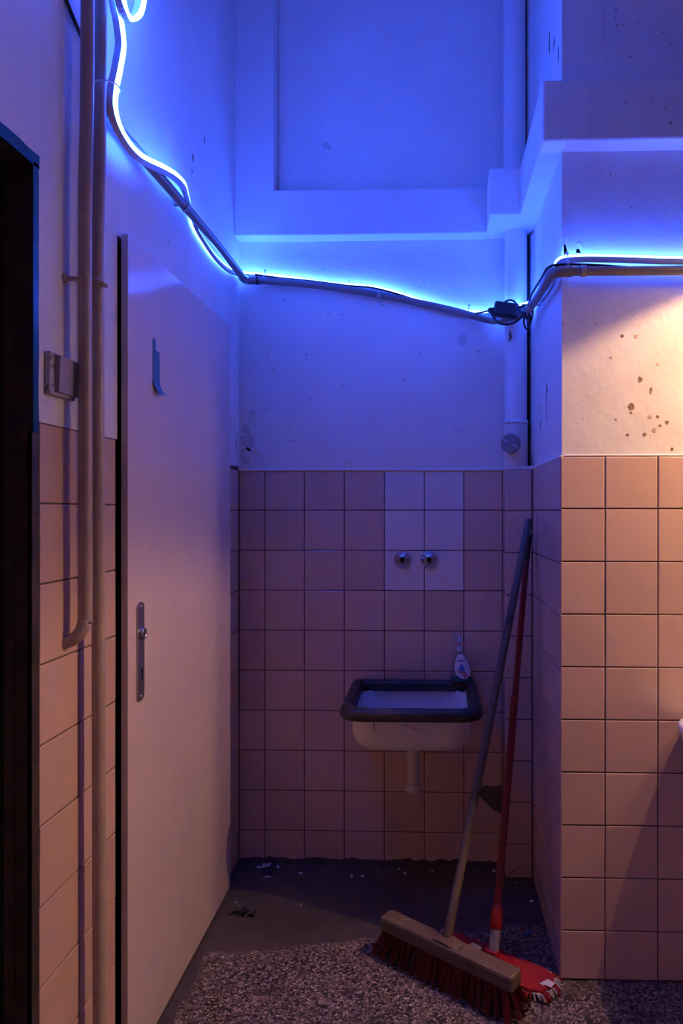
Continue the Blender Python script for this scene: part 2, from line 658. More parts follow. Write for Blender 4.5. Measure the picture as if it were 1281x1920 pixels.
# ------------------------------------------------------------------ tiles
TILE_CACHE = {}
TD = .006


def tile_mesh(wd, ht, m):
    key = (round(wd, 4), round(ht, 4), m)
    if key in TILE_CACHE:
        return TILE_CACHE[key]
    c, e = .0018, .0009
    q = MB()
    hw, hh = wd / 2, ht / 2
    r0 = [(-hw, -hh), (hw, -hh), (hw, hh), (-hw, hh)]
    r2 = [(-hw + c, -hh + c), (hw - c, -hh + c), (hw - c, hh - c), (-hw + c, hh - c)]
    V = [(x, y, -TD) for x, y in r0] + [(x, y, -e) for x, y in r0] + [(x, y, 0) for x, y in r2]
    F = [(8, 9, 10, 11)]
    for i in range(4):
        j = (i + 1) % 4
        F += [(i, j, 4 + j, 4 + i), (4 + i, 4 + j, 8 + j, 8 + i)]
    q.add(V, F)
    me = q.mesh('tile', m)
    TILE_CACHE[key] = me
    return me


def tile_wall(wall, origin, udir, ndir, cols, rows, white=(), skip=(), tilt=.35):
    """cols: joints along udir, rows: joints in z; a joint is 3 mm wide"""
    U, N = Vector(udir), Vector(ndir)
    Z = Vector((0, 0, 1))
    base = Matrix((U, Z, N)).transposed().to_4x4()
    g = .0034
    for i in range(len(cols) - 1):
        for j in range(len(rows) - 1):
            if (i, j) in skip:
                continue
            wd, ht = cols[i + 1] - cols[i] - g, rows[j + 1] - rows[j] - g
            if wd < .004 or ht < .004:
                continue
            m = 'tile_white' if (i, j) in white else 'tile_cream'
            o = link('tile', tile_mesh(wd, ht, m), wall)
            p = Vector(origin) + U * ((cols[i] + cols[i + 1]) / 2) + Z * ((rows[j] + rows[j + 1]) / 2) + N * rnd.uniform(-.0004, .0006)
            rot = Euler((R(rnd.uniform(-tilt, tilt) * .5), R(rnd.uniform(-tilt, tilt)) * .5, R(rnd.uniform(-tilt, tilt)) * .6)).to_matrix().to_4x4()
            o.matrix_world = Matrix.Translation(p) @ base @ rot
            if m == 'tile_white' and (i, j) in white:
                o['label'] = 'white replacement tile'


# back wall: columns from the left corner
bc = [XL, -.627, -.478, -.328, -.178, -.029, .118, XC + .001]
tile_wall(wall_back, (0, YB, 0), (1, 0, 0), (0, -1, 0), bc, ROWS,
          white={(4, 9), (5, 9), (4, 8), (5, 8), (4, 7), (5, 7)})
# chase front and its left return
crow = [0.003, .124, .272, .42, .568, .716, .864, 1.012, 1.162, 1.312, ZT - .004]
tile_wall(wall_chase, (0, YC, 0), (1, 0, 0), (0, -1, 0), [XC, XS - .002], crow)
tile_wall(wall_chase, (XC, 0, 0), (0, -1, 0), (-1, 0, 0), [-YB + .002, -YC - .001], crow)
# niche flank (faces -x), columns by -y
sc = [-YC + .0, -2.46, -2.31, -2.158, -YF]
tile_wall(wall_side, (XS, 0, 0), (0, -1, 0), (-1, 0, 0), sc, ROWS)
# pillar front
fc = [XS, .4825, .6285, .7785, .9285, 1.0785, 1.2285, 1.3785]
frow = [.003, .139] + [.139 + .1473 * i for i in range(1, 9)] + [ZT]
tile_wall(wall_front, (0, YF, 0), (1, 0, 0), (0, -1, 0), fc, frow)
# left wall (faces +x), columns by +y
lrow = [.003, .126] + [.126 + .15 * i for i in range(1, 10)]
lrow[-1] = ZT + .012
tile_wall(wall_left, (XL, 0, 0), (0, 1, 0), (1, 0, 0), [1.292, 1.441, 1.512, 1.609], lrow)
tile_wall(wall_left, (XL, 0, 0), (0, 1, 0), (1, 0, 0), [2.447, 2.50, YB - .003], ROWS)
tile_wall(wall_left, (XL, 0, 0), (0, 1, 0), (1, 0, 0), [-.29, -.14, .01, .16, .31, .44], lrow)

# plaster lip that runs over the top of the tiles
for wl, pts in ((wall_back, [(XL, YB - .001, ZT), (-.4, YB - .002, ZT + .001), (-.1, YB - .001, ZT), (XC, YB - .002, ZT)]),
                (wall_side, [(XS + .002, YC, ZT - .002), (XS + .003, 2.3, ZT + .001), (XS + .003, YF + .01, ZT + .001)]),
                (wall_front, [(XS + .002, YF + .005, ZT + .001), (.6, YF + .005, ZT + .003), (XR - .02, YF + .005, ZT)])):
    q = MB()
    q.tube(crom(pts, 8), .0030 if wl is wall_front else .0050, 8)
    q.build('plaster_lip', 'plaster', wl)

# ------------------------------------------------------------------ ledge / beam band
ZB0, ZB1 = 2.318, 2.485
YP = 2.582      # front of the back-wall band
b = MB()
b.bbox(XL + .001, .20, YP, YB + .01, ZB0, ZB1, .006)
b.bbox(XL + .001, -.578, YP + .0005, YB + .01, ZB1 - .012, CEIL - .001, .005)
trim1 = tag(b.build('trim_1', 'plaster'), 'painted ledge and pilaster framing the recessed panel on the back wall', 'ledge', kind='structure')
b = MB()
b.bbox(.197, .32, 2.43, YB + .01, ZB0 + .002, ZB1 - .004, .007)
b.bbox(.300, XS + .08, 1.945, YB + .01, ZB0 + .001, ZB1 - .001, .006)
b.bbox(.3005, XR, 1.9455, YF + .05, ZB0 + .0005, ZB1 - .0005, .006)
trim2 = tag(b.build('trim_2', 'plaster'), 'painted ledge stepping around the pipe corner and along the right wall', 'ledge', kind='structure')

# dark crack between pipe and flank
b = MB()
for z0, z1 in ((1.474, ZB0 - .01), (ZB1, CEIL - .01)):
    zs = [z0 + (z1 - z0) * i / 40 for i in range(41)]
    V, F, W = [], [], []
    for i, z in enumerate(zs):
        jl = .0035 * mnoise.noise((0, 3.1, z * 14))
        jr = .003 * mnoise.noise((7, 1.1, z * 18))
        xr = (.356 if z < 2.4 else .3430) + jr * .6
        V += [(.335 + jl * .3, 2.640, z), (.335 + jl * .3, 2.596, z), (xr, 2.590, z), (xr, 2.640, z)]
        W += [(xr - .0002, 2.640, z), (xr - .0002, 2.588, z), (.3655, 2.545, z), (.3655, 2.640, z)]
        if i:
            o = 4 * (i - 1)
            for j in range(4):
                F.append((o + j, o + (j + 1) % 4, o + 4 + (j + 1) % 4, o + 4 + j))
    b.add(V, F)
    q = MB()
    q.add(W, F)
    q.build('plaster_filler', 'plaster', wall_side)
plabel(b.build('crack', 'crack_and_shade', wall_side), 'black gap beside the drain pipe')

# ------------------------------------------------------------------ wall wear: stains, flakes, scratches
FY = YF + .008
stains = [(.532, 1.801, .005, 0), (.402, 1.716, .005, 0), (.582, 1.679, .007, 0), (.557, 1.604, .011, 1), (.557, 1.586, .004, 0),
          (.612, 1.650, .005, 0), (.611, 1.641, .003, 0), (.514, 1.568, .003, 0), (.656, 1.559, .006, 1), (.630, 1.575, .005, 0), (.621, 1.537, .007, 2),
          (.594, 1.525, .006, 0), (.547, 1.525, .005, 0), (.476, 1.507, .003, 1), (.457, 1.503, .003, 0), (.637, 1.550, .004, 0),
          (.608, 1.574, .006, 2), (.670, 1.484, .005, 1), (.57, 1.80, .007, 2), (.63, 1.72, .005, 2), (.46, 1.62, .006, 2), (.50, 1.74, .005, 2)]
for k, (x, z, r, f) in enumerate(stains):
    q = MB()
    mt = Matrix(((1, 0, 0, x), (0, 0, -1, FY + .0002), (0, 1, 0, z), (0, 0, 0, 1)))
    q.prism(blob(14, r * .85, r * (1.2 if k in (2, 5) else .9), k, .2), mt, .0009)
    q.build('stain', 'stain_faint' if f == 2 else 'stain_brown', wall_front)

# small dark spots on the back plaster and on the right wall above the ledge
for k in range(26):
    x, z = rnd.uniform(-.62, .20), rnd.uniform(1.55, 2.25)
    q = MB()
    mt = Matrix(((1, 0, 0, x), (0, 0, -1, YB - .0018), (0, 1, 0, z), (0, 0, 0, 1)))
    q.prism(blob(8, rnd.uniform(.0025, .005), rnd.uniform(.0025, .005), 100 + k, .3), mt, .0006)
    q.build('stain', 'stain_faint', wall_back)
for k in range(30):
    x, z = rnd.uniform(.38, .72), rnd.uniform(2.02, 2.9)
    y = FY if (z < ZB0 or z > ZB1) else 1.9455
    if abs(z - ZB0) < .02 or abs(z - ZB1) < .02:
        continue
    q = MB()
    mt = Matrix(((1, 0, 0, x), (0, 0, -1, y + .0002), (0, 1, 0, z), (0, 0, 0, 1)))
    q.prism(blob(8, rnd.uniform(.002, .005), rnd.uniform(.002, .005), 200 + k, .3), mt, .0006)
    q.build('stain', 'stain_faint', trim2 if y < 1.95 else wall_front)


def flake(wall, mtx, poly, lift, name='paint_flake', m='plaster', th=.0008, curl=None):
    """thin sheet of peeling paint: polygon fan lifted towards one side"""
    n = len(poly)
    cx = sum(p[0] for p in poly) / n
    cy = sum(p[1] for p in poly) / n
    V = []
    for h in (0, th):
        V.append(mtx @ Vector((cx, cy, h)))
        for i, (x, y) in enumerate(poly):
            l = lift * max(0, math.sin(i / n * math.pi * 2 + .7))
            V.append(mtx @ Vector((x, y, h + l)))
    F = []
    k = n + 1
    for i in range(n):
        a, c = 1 + i, 1 + (i + 1) % n
        F += [(0, c, a), (k, k + a, k + c), (a, c, k + c, k + a)]
    q = MB()
    q.add(V, F)
    return q.build(name, m, wall)


def mback(x, z, y=YB - .002):
    return Matrix(((1, 0, 0, x), (0, 0, -1, y), (0, 1, 0, z), (0, 0, 0, 1)))


def mside(y, z, x=XS + .006):   # faces -x, local x -> -y
    return Matrix(((0, 0, -1, x), (-1, 0, 0, y), (0, 1, 0, z), (0, 0, 0, 1)))


def mleft(y, z, x=XL + .002):   # faces +x, local x -> +y
    return Matrix(((0, 0, 1, x), (1, 0, 0, y), (0, 1, 0, z), (0, 0, 0, 1)))


# peeled area low in the left corner of the back wall
for k, (x, z, rx, rz) in enumerate(((-.695, 1.58, .028, .05), (-.70, 1.52, .022, .035), (-.675, 1.66, .012, .035))):
    q = MB()
    q.prism(blob(16, rx, rz, 300 + k, .35), mback(x, z), .0004)
    plabel(q.build('bare_patch', 'plaster_worn', wall_back), 'bare plaster where paint has peeled')
for k, (x, z, rx, rz, lf) in enumerate(((-.672, 1.64, .012, .034, .006), (-.66, 1.525, .030, .014, .007), (-.70, 1.60, .016, .010, .006),
                                       (-.69, 1.675, .008, .02, .004), (-.705, 1.55, .012, .009, .005), (-.315, 1.488, .018, .013, .006),
                                       (-.33, 1.483, .010, .007, .004), (.18, 1.60, .004, .03, .003), (.195, 1.555, .012, .004, .003))):
    flake(wall_back, mback(x, z), blob(9, rx, rz, 320 + k, .45), lf)
# flaking marks on the recessed panel above
for k in range(14):
    x, z = (-.40 + rnd.gauss(0, .06), 2.68 + rnd.gauss(0, .05)) if k < 6 else (rnd.uniform(-.45, .1), rnd.uniform(2.62, 2.86))
    flake(wall_back, mback(x, z), blob(7, rnd.uniform(.003, .012), rnd.uniform(.003, .012), 340 + k, .5), .004, m='plaster')
q = MB()
q.prism(blob(12, .014, .017, 361, .45), mback(-.395, 2.672), .0006)
q.build('bare_patch', 'plaster_worn', wall_back)
# grey square mark right of the middle (old tape residue)
q = MB()
q.prism([(-.013, -.02), (.012, -.018), (.014, .02), (-.004, .022), (-.02, .012)], mback(.115, 1.945), .0005)
q.build('stain', 'plaster_worn', wall_back)
# dark scratches on the flank
for k, (y, z, poly) in enumerate((
        (2.27, 1.655, [(-.006, .055), (.0, .062), (.018, .03), (.012, .032), (.0, .05), (.004, -.06), (-.002, -.055)]),
        (2.40, 1.60, [(-.004, .02), (.004, .012), (.003, -.02), (-.003, -.012)]),
        (2.42, 1.66, [(-.003, .015), (.002, .015), (.003, -.012), (-.002, -.012)]),
        (2.22, 2.75, [(-.002, .045), (.006, .05), (.004, .0), (.012, -.03), (.0, -.012), (-.008, .0)]),
        (2.13, 2.70, [(-.01, .01), (.008, .018), (.006, .0), (-.012, -.012)]),
        (2.06, 2.62, [(-.004, .02), (.004, .03), (.002, -.01), (-.006, -.02)]),
        (2.42, 2.58, [(-.004, .01), (.003, .012), (.002, -.012), (-.004, -.01)]))):
    q = MB()
    q.prism(poly, mside(y, z), .0006)
    q.build('scratch', 'crack_and_shade', wall_side)
# chips on the left wall near the strip and the corner
for k, (y, z, a, c) in enumerate(((2.24, 2.49, .004, .012), (2.13, 2.38, .006, .012), (2.12, 2.335, .004, .006), (2.50, 1.74, .006, .03), (2.53, 1.63, .003, .03),
                                  (2.60, 1.55, .003, .02), (1.93, 2.05, .002, .004))):
    q = MB()
    q.prism(blob(7, a, c, 400 + k, .4), mleft(y, z), .0006)
    q.build('paint_chip', 'stain_brown' if k != 3 else 'plaster_bare', wall_left)
# lifting paint on the corner of the right wall near the conduit
for k, (x, z, rx, rz) in enumerate(((.375, 2.06, .006, .03), (.41, 2.045, .010, .014))):
    flake(wall_front, mback(x, z, FY), blob(8, rx, rz, 430 + k, .4), .003, m='plaster_rough')

# cement-filled hole in the back tiling, low right
q = MB()
q.prism([(.173, .262), (.180, .283), (.198, .293), (.228, .288), (.258, .292), (.2595, .187), (.246, .193), (.228, .203), (.207, .222), (.190, .238)],
        Matrix(((1, 0, 0, 0), (0, 0, -1, YB - .0005), (0, 1, 0, 0), (0, 0, 0, 1))), .003)
plabel(q.build('cement_patch', 'cement', wall_back), 'dark cement filling in a broken tile')

# grime along the foot of the back wall: narrow irregular cement cove
b = MB()
V, F = [], []
n = 60
for i in range(n + 1):
    x = XL + (XC - XL) * i / n
    h = .006 + .018 * abs(mnoise.noise((x * 14, .3, 0))) + .012 * abs(mnoise.noise((x * 40, 2.3, 0)))
    V += [(x, YB - .0015, h), (x, YB - .02 - .012 * mnoise.noise((x * 11, 5, 0)), .0005), (x, YB, 0)]
    if i:
        o = 3 * (i - 1)
        F += [(o, o + 1, o + 4, o + 3), (o + 1, o + 2, o + 5, o + 4), (o + 2, o, o + 3, o + 5)]
b.add(V, F)
plabel(b.build('cement_cove', 'cement_dark', wall_back), 'rough dark cement along the foot of the tiles')

# ------------------------------------------------------------------ white door (leaf, escutcheon)
XD = -.700
b = MB()
b.bbox(XD - .016, XD, 1.6165, 2.448, .008, 1.950, .0015, 0)
b.box(XD - .050, XD - .0155, 1.665, 2.434, .010, 1.932, 1)  # core coloured black to put shade into the gap along the door
door1 = tag(b.build('door_1', ['door_paint', 'crack_and_shade']), 'tall plain off-white door without a handle on the left wall', 'door', kind='structure')
b = MB()
b.box(XD - .0155, XD - .0012, 1.6158, 1.6166, .010, 1.948)
plabel(b.build('door_edge', 'door_edge_paint', door1), 'grey lock-side edge')
# escutcheon
pl = MB()
mt = mleft(1.680, .976, XD + .0004)
pl.prism(rrect(.0195, .118, .0185, 8), mt, .004)
plate = plabel(pl.build('escutcheon', 'metal_plate', door1), 'worn long metal handle plate')
q = MB()
q.lathe([(.013, .0), (.013, .008), (.009, .0085), (.009, .002)], 20, mleft(1.684, 1.018, XD + .0036), capb=False, capt=False)
q.build('handle_socket', 'metal_plate', plate)
q = MB()
q.lathe([(.0088, 0), (.0088, .0006)], 18, mleft(1.684, 1.018, XD + .0046))
q.build('socket_hole', 'black_hole', plate)
q = MB()
q.prism([(.0062 * math.cos(R(a)), .007 + .0062 * math.sin(R(a))) for a in range(-50, 231, 20)] + [(-.003, -.016), (.003, -.016)], mleft(1.685, .922, XD + .0042), .0006)
q.build('keyhole', 'black_hole', plate)
for zz in (1.083, .868):
    q = MB()
    q.lathe([(.0042, 0), (.0036, .0016), (.001, .0020)], 12, mleft(1.680, zz, XD + .0042))
    q.build('screw', 'metal_plate', plate)

# strip of blue tape stuck on the door, lower end peeling off
tp = empty('masking_tape', (XD, 1.785, 1.60), 'torn strip of blue tape hanging on the white door', 'tape')


def tape_strip(y0, y1, z0, z1, curl):
    V, F = [], []
    n = 14
    for i in range(n + 1):
        t = i / n
        z = z1 + (z0 - z1) * t
        c = curl * max(0, (t - .6) / .4) ** 2.4
        for k, y in enumerate((y0, y1)):
            V.append((.0012 + c, y + (.018 * max(0, (t - .8) / .2) ** 2 if curl else 0), z))
    for i in range(n):
        o = 2 * i
        F.append((o, o + 1, o + 3, o + 2))
    V2 = [(x - .0006, y, z) for x, y, z in V]
    k = len(V)
    F2 = [tuple(reversed([j + k for j in f])) for f in F]
    E = []
    for i in range(n):
        E += [(2 * i, 2 * i + 2, k + 2 * i + 2, k + 2 * i), (2 * i + 1, k + 2 * i + 1, k + 2 * i + 3, 2 * i + 3)]
    E += [(0, k, k + 1, 1), (2 * n, 2 * n + 1, k + 2 * n + 1, k + 2 * n)]
    q = MB()
    q.add(V + V2, F + F2 + E)
    return q


tape_strip(-.025, .019, 0.008, .118, .014).build('tape_strip', 'tape_blue', tp)
tape_strip(-.025, -.006, .118, .146, 0).build('torn_end', 'tape_blue', tp)

# ------------------------------------------------------------------ dark door frame at the far left edge
b = MB()
y1 = D2[1]
# deep jamb with rebates, far side, near side and head
for sgn, ye in ((-1, y1), (1, D2[0])):
    a = ye
    def bx(x0, x1, d0, d1, z0=0, z1=D2[2]):
        ya, yb2 = a + sgn * d0, a + sgn * d1
        b.box(x0, x1, min(ya, yb2), max(ya, yb2), z0, z1)
    bx(XL - .20, XL + .001, -.001, .006)
    bx(XL - .046, XL - .028, .006, .012)
    bx(XL - .062, XL - .050, .006, .016)
    bx(XL - .20, XL - .075, .006, .030)
b.box(XL - .20, XL + .001, D2[0], y1, D2[2] - .006, D2[2] + .001)
b.box(XL - .062, XL - .050, D2[0], y1, D2[2] - .018, D2[2] - .006)
b.box(XL - .20, XL - .075, D2[0], y1, D2[2] - .034, D2[2] - .006)
door2 = tag(b.build('door_2', 'frame_black'), 'blackened metal door frame at the far left, dark doorway inside', 'door', kind='structure')
# face trim: dark gloss paint with reflected blue light in its colour, bleeding over the wall at the head
V, F = [], []
b = MB()
ys = [D2[0] - .02 + (y1 + .012 - D2[0] + .02) * i / 40 for i in range(41)]
for i, y in enumerate(ys):
    top = D2[2] + .016 + .006 * mnoise.noise((y * 22, 0, 0)) 
    V += [(XL + .0025, y, D2[2] - .008), (XL + .0065, y, D2[2] - .008), (XL + .0065, y, top), (XL + .0025, y, top)]
    if i:
        o = 4 * (i - 1)
        for j in range(4):
            F.append((o + j, o + (j + 1) % 4, o + 4 + (j + 1) % 4, o + 4 + j))
b.add(V, F)
plabel(b.build('head_trim', 'frame_blue_sheen', door2), 'glossy dark edge of the frame head, blue reflection put into its colour')
b = MB()
V, F = [], []
for i in range(61):
    z = 1.455 + (D2[2] - .002 - 1.455) * i / 60
    e = y1 + .010 + .002 * mnoise.noise((1, z * 14, 0))
    V += [(XL + .0025, y1 - .008, z), (XL + .0065, y1 - .008, z), (XL + .0065, e, z), (XL + .0025, e, z)]
    if i:
        o = 4 * (i - 1)
        for j in range(4):
            F.append((o + j, o + (j + 1) % 4, o + 4 + (j + 1) % 4, o + 4 + j))
b.add(V, F)
plabel(b.build('side_trim', 'frame_blue_sheen', door2), 'glossy dark edge of the jamb, blue reflection put into its colour')
b = MB()
V, F = [], []
for i in range(91):
    z = 1.455 * i / 90
    e = y1 + .018 + .004 * mnoise.noise((4, z * 17, 0))
    V += [(XL - .006, y1 - .006, z), (XL + .003, y1 - .006, z), (XL + .002, e, z), (XL - .006, e, z)]
    if i:
        o = 4 * (i - 1)
        for j in range(4):
            F.append((o + j, o + (j + 1) % 4, o + 4 + (j + 1) % 4, o + 4 + j))
b.add(V, F)
plabel(b.build('worn_edge', 'frame_black', door2), 'scuffed black strip beside the tiles')
b = MB()
b.bbox(XL - .16, XL - .12, D2[0] + .03, y1 - .03, .008, D2[2] - .036, .002)
plabel(b.build('door_leaf', 'dark_leaf', door2), 'dark brown door leaf')
b = MB()
b.box(XL - .110, XL - .090, y1 - .0318, y1 - .0295, .98, 1.06)
b.box(XL - .110, XL - .090, y1 - .0318, y1 - .0295, .93, .965)
b.build('strike_plate', 'void', door2)

# ------------------------------------------------------------------ light switch
sw = empty('light_switch', (XL + .002, 1.354, 1.531), 'square grey rocker light switch on the wall left of the pipes', 'switch')
q = MB()
q.bbox(0, .011, -.050, .046, 0, .080, .002)
q.build('switch_frame', 'switch_frame', sw)
q = MB()
q.add([(.010, -.034, .005), (.010, .044, .005), (.010, .044, .076), (.010, -.034, .076),
       (.019, -.033, .007), (.016, .043, .007), (.017, .043, .075), (.022, -.033, .075)],
      [(0, 3, 2, 1), (4, 5, 6, 7), (0, 1, 5, 4), (1, 2, 6, 5), (2, 3, 7, 6), (3, 0, 4, 7)])
q.build('rocker', 'switch_grey', sw)

# ------------------------------------------------------------------ heating pipes on the left wall
hp = empty('heating_pipe', (-.690, 1.395, 1.03), 'painted wall pipe that bends into the tiles above the floor', 'pipe', 'pair of painted pipes on the left wall')
q = MB()
pts = [(.0, .012, CEIL - 1.03), (.0, .009, 1.3), (.0, -.002, .87), (.0, -.001, .45), (0, 0, .10), (-.001, -.002, .06), (-.012, -.006, .035), (-.034, -.010, .022), (-.055, -.012, .018)]
q.tube(crom(pts, 6), .0130, 16)
q.build('pipe', 'pipe_paint', hp)
q = MB()
q.tube([(-.034, -.018, .74), (-.001, -.016, .738)], .005, 8)
q.lathe([(.010, 0), (.010, .004), (.006, .008)], 12, align((-.033, -.018, .74), (1, 0, 0)))
q.build('wall_bracket', 'pipe_paint', hp)
hp2 = empty('heating_pipe', (-.690, 1.452, 0), 'painted wall pipe running the full height beside the white door', 'pipe', 'pair of painted pipes on the left wall')
q = MB()
q.tube(crom([(0, .010, CEIL), (0, .008, 2.35), (0, -.006, 1.8), (0, -.002, 1.15), (0, 0, .7), (0, .004, .0)], 8), .0132, 16)
q.build('pipe', 'pipe_paint', hp2)
q = MB()
q.tube(crom([(-.034, -.026, 1.785), (.0, -.025, 1.782), (.012, -.021, 1.780), (.017, -.014, 1.777), (.019, -.006, 1.776)], 4), .0046, 8)
q.build('wall_bracket', 'pipe_paint', hp2)
q = MB()
q.lathe([(.022, 0), (.022, .004), (.015, .008)], 18, Matrix.Translation((0, .004, .0)), capb=False, capt=False)
q.build('floor_collar', 'pipe_paint', hp2)

# black cable clipped on the wall, top left
q = MB()
q.tube(crom([(-.718, 1.25, 2.44), (-.718, 1.33, 2.355), (-.718, 1.373, 2.316), (-.718, 1.411, 2.294), (-.716, 1.45, 2.272), (-.715, 1.475, 2.255)], 6), .0042, 8)
tag(q.build('wall_cable', 'cable_black'), 'thin black cable slanting behind the left pipes near the top', 'cable')

# ------------------------------------------------------------------ soil stack in the corner
st = empty('drain_stack', (.303, 2.585, 1.466), 'white painted vertical drain pipe in the niche corner', 'pipe')
q = MB()
q.tube([(0, 0, .016), (0, 0, ZB0 - 1.466 + .012)], .0400, 28)
q.build('lower_pipe', 'stack_paint', st)
q = MB()
q.tube([(-.005, 0, ZB1 - 1.466 - .012), (-.006, 0, CEIL - 1.466)], .0400, 28)
q.build('upper_pipe', 'stack_paint', st)
q = MB()
q.lathe([(.0405, -.003), (.0428, 0), (.0428, .152), (.0445, .156), (.0445, .166), (.0405, .170)], 28, Matrix.Translation((0, 0, .004)))
col_ = q.build('socket', 'stack_paint', st)
q = MB()
q.lathe([(.0448, 0), (.0448, .0018)], 28, Matrix.Translation((0, 0, .158)))
plabel(q.build('rust_line', 'rust_red', col_), 'thin rust line')
dirc = Vector((-.35, -1, .02)).normalized()
pc = Vector((-.014, -.030, .083))
q = MB()
q.lathe([(.027, -.03), (.027, .030)], 24, align(pc, dirc))
br = q.build('cleanout_branch', 'stack_paint', st)
q = MB()
q.lathe([(.0335, .022), (.0345, .024), (.0345, .040), (.032, .043), (.006, .0435), (.004, .0445)], 24, align(pc, dirc), smooth=False)
cap = plabel(q.build('cleanout_cap', 'conduit_grey', st), 'round grey screw cap')
q = MB()
m4 = align(pc + dirc * .0437, dirc) @ Matrix.Rotation(R(-28), 4, 'Z')
for a, c in ((-.031, -.009), (.012, .030)):
    q.prism([(a, -.0022), (c, -.0016), (c, .0016), (a, .0022)], m4, .0006)
q.build('slot', 'flake_white', cap)
q = MB()
q.prism(blob(14, .007, .022, 511, .4), align((-.023, -.0335, .47), (-.55, -.83, 0)), .0012)
q.build('bare_spot', 'stain_brown', st)

# ------------------------------------------------------------------ conduit
cnd = empty('conduit', (-.690, 1.48, 2.15), 'grey cable conduit with clips running around the niche walls', 'conduit')
CO = Vector(cnd.location)
rc = .0128


def sub(pts):
    return [Vector(p) - CO for p in pts]


q = MB()
q.tube(sub(crom([(-.694, 1.472, 2.147), (-.692, 1.62, 2.155), (-.690, 1.957, 2.162), (-.688, 2.222, 2.164), (-.687, 2.52, 2.160), (-.687, 2.560, 2.159)], 5)), rc, 14)
q.build('left_tube', 'conduit_grey', cnd)
q = MB()
q.tube(sub(crom([(-.689, 2.560, 2.159), (-.686, 2.585, 2.160), (-.677, 2.605, 2.162), (-.655, 2.612, 2.164), (-.63, 2.612, 2.164)], 6)), rc + .0022, 14)
q.build('corner_elbow', 'conduit_grey', cnd)
q = MB()
q.tube(sub(crom([(-.64, 2.612, 2.165), (-.415, 2.612, 2.142), (-.194, 2.612, 2.106), (.05, 2.612, 2.053), (.195, 2.608, 2.012), (.232, 2.590, 2.002), (.262, 2.548, 1.997), (.290, 2.515, 1.995), (.313, 2.475, 1.992)], 6)), rc, 14)
q.build('back_tube', 'conduit_grey', cnd)
q = MB()
q.tube(sub(crom([(.310, 2.48, 1.992), (.322, 2.44, 1.990), (.326, 2.30, 1.980), (.328, 2.15, 1.972), (.328, 2.06, 1.969)], 5)), rc, 14)
q.build('flank_tube', 'conduit_grey', cnd)
q = MB()
q.tube(sub(crom([(.328, 2.10, 1.970), (.328, 2.04, 1.968), (.330, 1.992, 1.968), (.340, 1.973, 1.969), (.360, 1.967, 1.970), (.385, 1.967, 1.970)], 6)), rc + .0025, 14)
q.build('pillar_elbow', 'conduit_grey', cnd)
q = MB()
q.tube(sub([(.375, 1.967, 1.970), (.70, 1.967, 1.969), (1.2, 1.967, 1.968), (2.2, 1.967, 1.966)]), rc, 14)
q.build('front_tube', 'conduit_grey', cnd)


def clip(p, d, wall, name='clip'):
    """saddle clip: band around the tube plus a foot to the wall"""
    p, d, wl = Vector(p) - CO, Vector(d).normalized(), Vector(wall)
    q = MB()
    up = wl.cross(d).normalized()
    ring = []
    for i in range(13):
        a = R(-100 + 200 * i / 12)
        ring.append(p - wl * (.0142 * math.cos(a)) + up * (.0142 * math.sin(a)))
    for k, rr in enumerate((.0142, .0165)):
        pass
    V, F = [], []
    for i in range(13):
        a = R(-110 + 220 * i / 12)
        nn = -wl * math.cos(a) + up * math.sin(a)
        for r_ in (.0132, .0160):
            for s in (-.007, .007):
                V.append(p + nn * r_ + d * s)
    for i in range(12):
        o = 4 * i
        for a_, b_ in ((0, 1), (1, 3), (3, 2), (2, 0)):
            F.append((o + a_, o + b_, o + 4 + b_, o + 4 + a_))
    F += [(0, 2, 3, 1), (48, 49, 51, 50)]
    q.add(V, F)
    c = p + wl * .024 - up * .012
    mm = Matrix((d, up, wl)).transposed().to_4x4()
    mm.translation = c
    q.prism(rrect(.008, .013, .002, 2), mm @ Matrix.Translation((0, 0, -.008)), .012)
    return q.build(name, 'clamp_grey', cnd)


clip((-.690, 1.957, 2.162), (0, 1, 0), (-1, 0, 0))
clip((-.194, 2.612, 2.106), (1, 0, -.18), (0, 1, 0))
clip((.325, 2.33, 1.982), (0, -1, -.03), (1, 0, 0))
clip((.415, 1.967, 1.970), (1, 0, 0), (0, 1, 0))
clip((1.1, 1.967, 1.968), (1, 0, 0), (0, 1, 0))
q = MB()
q.lathe([(.0162, -.004), (.0162, .004)], 16, align(Vector((-.645, 2.612, 2.1645)) - CO, (1, 0, 0)))
plabel(q.build('joint_ring', 'cable_black', cnd), 'black ring at the corner joint')

# ------------------------------------------------------------------ LED neon strip
# (x, y, z, emission direction)
A = (.78, .32, .45)
B_ = (.15, -.85, .2)
LP = [(-.655, 1.70, 2.62, B_), (-.650, 1.72, 2.72, B_), (-.640, 1.66, 2.82, B_), (-.625, 1.55, 2.84, B_), (-.615, 1.45, 2.76, B_), (-.615, 1.45, 2.64, B_),  # turns above the view are added for more blue on the left wall
      (-.620, 1.53, 2.56, B_), (-.625, 1.64, 2.59, B_), (-.630, 1.67, 2.68, B_), (-.640, 1.64, 2.74, B_), (-.648, 1.60, 2.66, B_), (-.650, 1.588, 2.54, A), (-.652, 1.582, 2.463, A), (-.655, 1.567, 2.419, A), (-.657, 1.531, 2.384, A), (-.652, 1.487, 2.374, (.6, -.2, .75)),
      (-.650, 1.453, 2.42, (.75, .3, -.3)), (-.650, 1.450, 2.50, A), (-.650, 1.49, 2.57, (.8, .2, .3))]
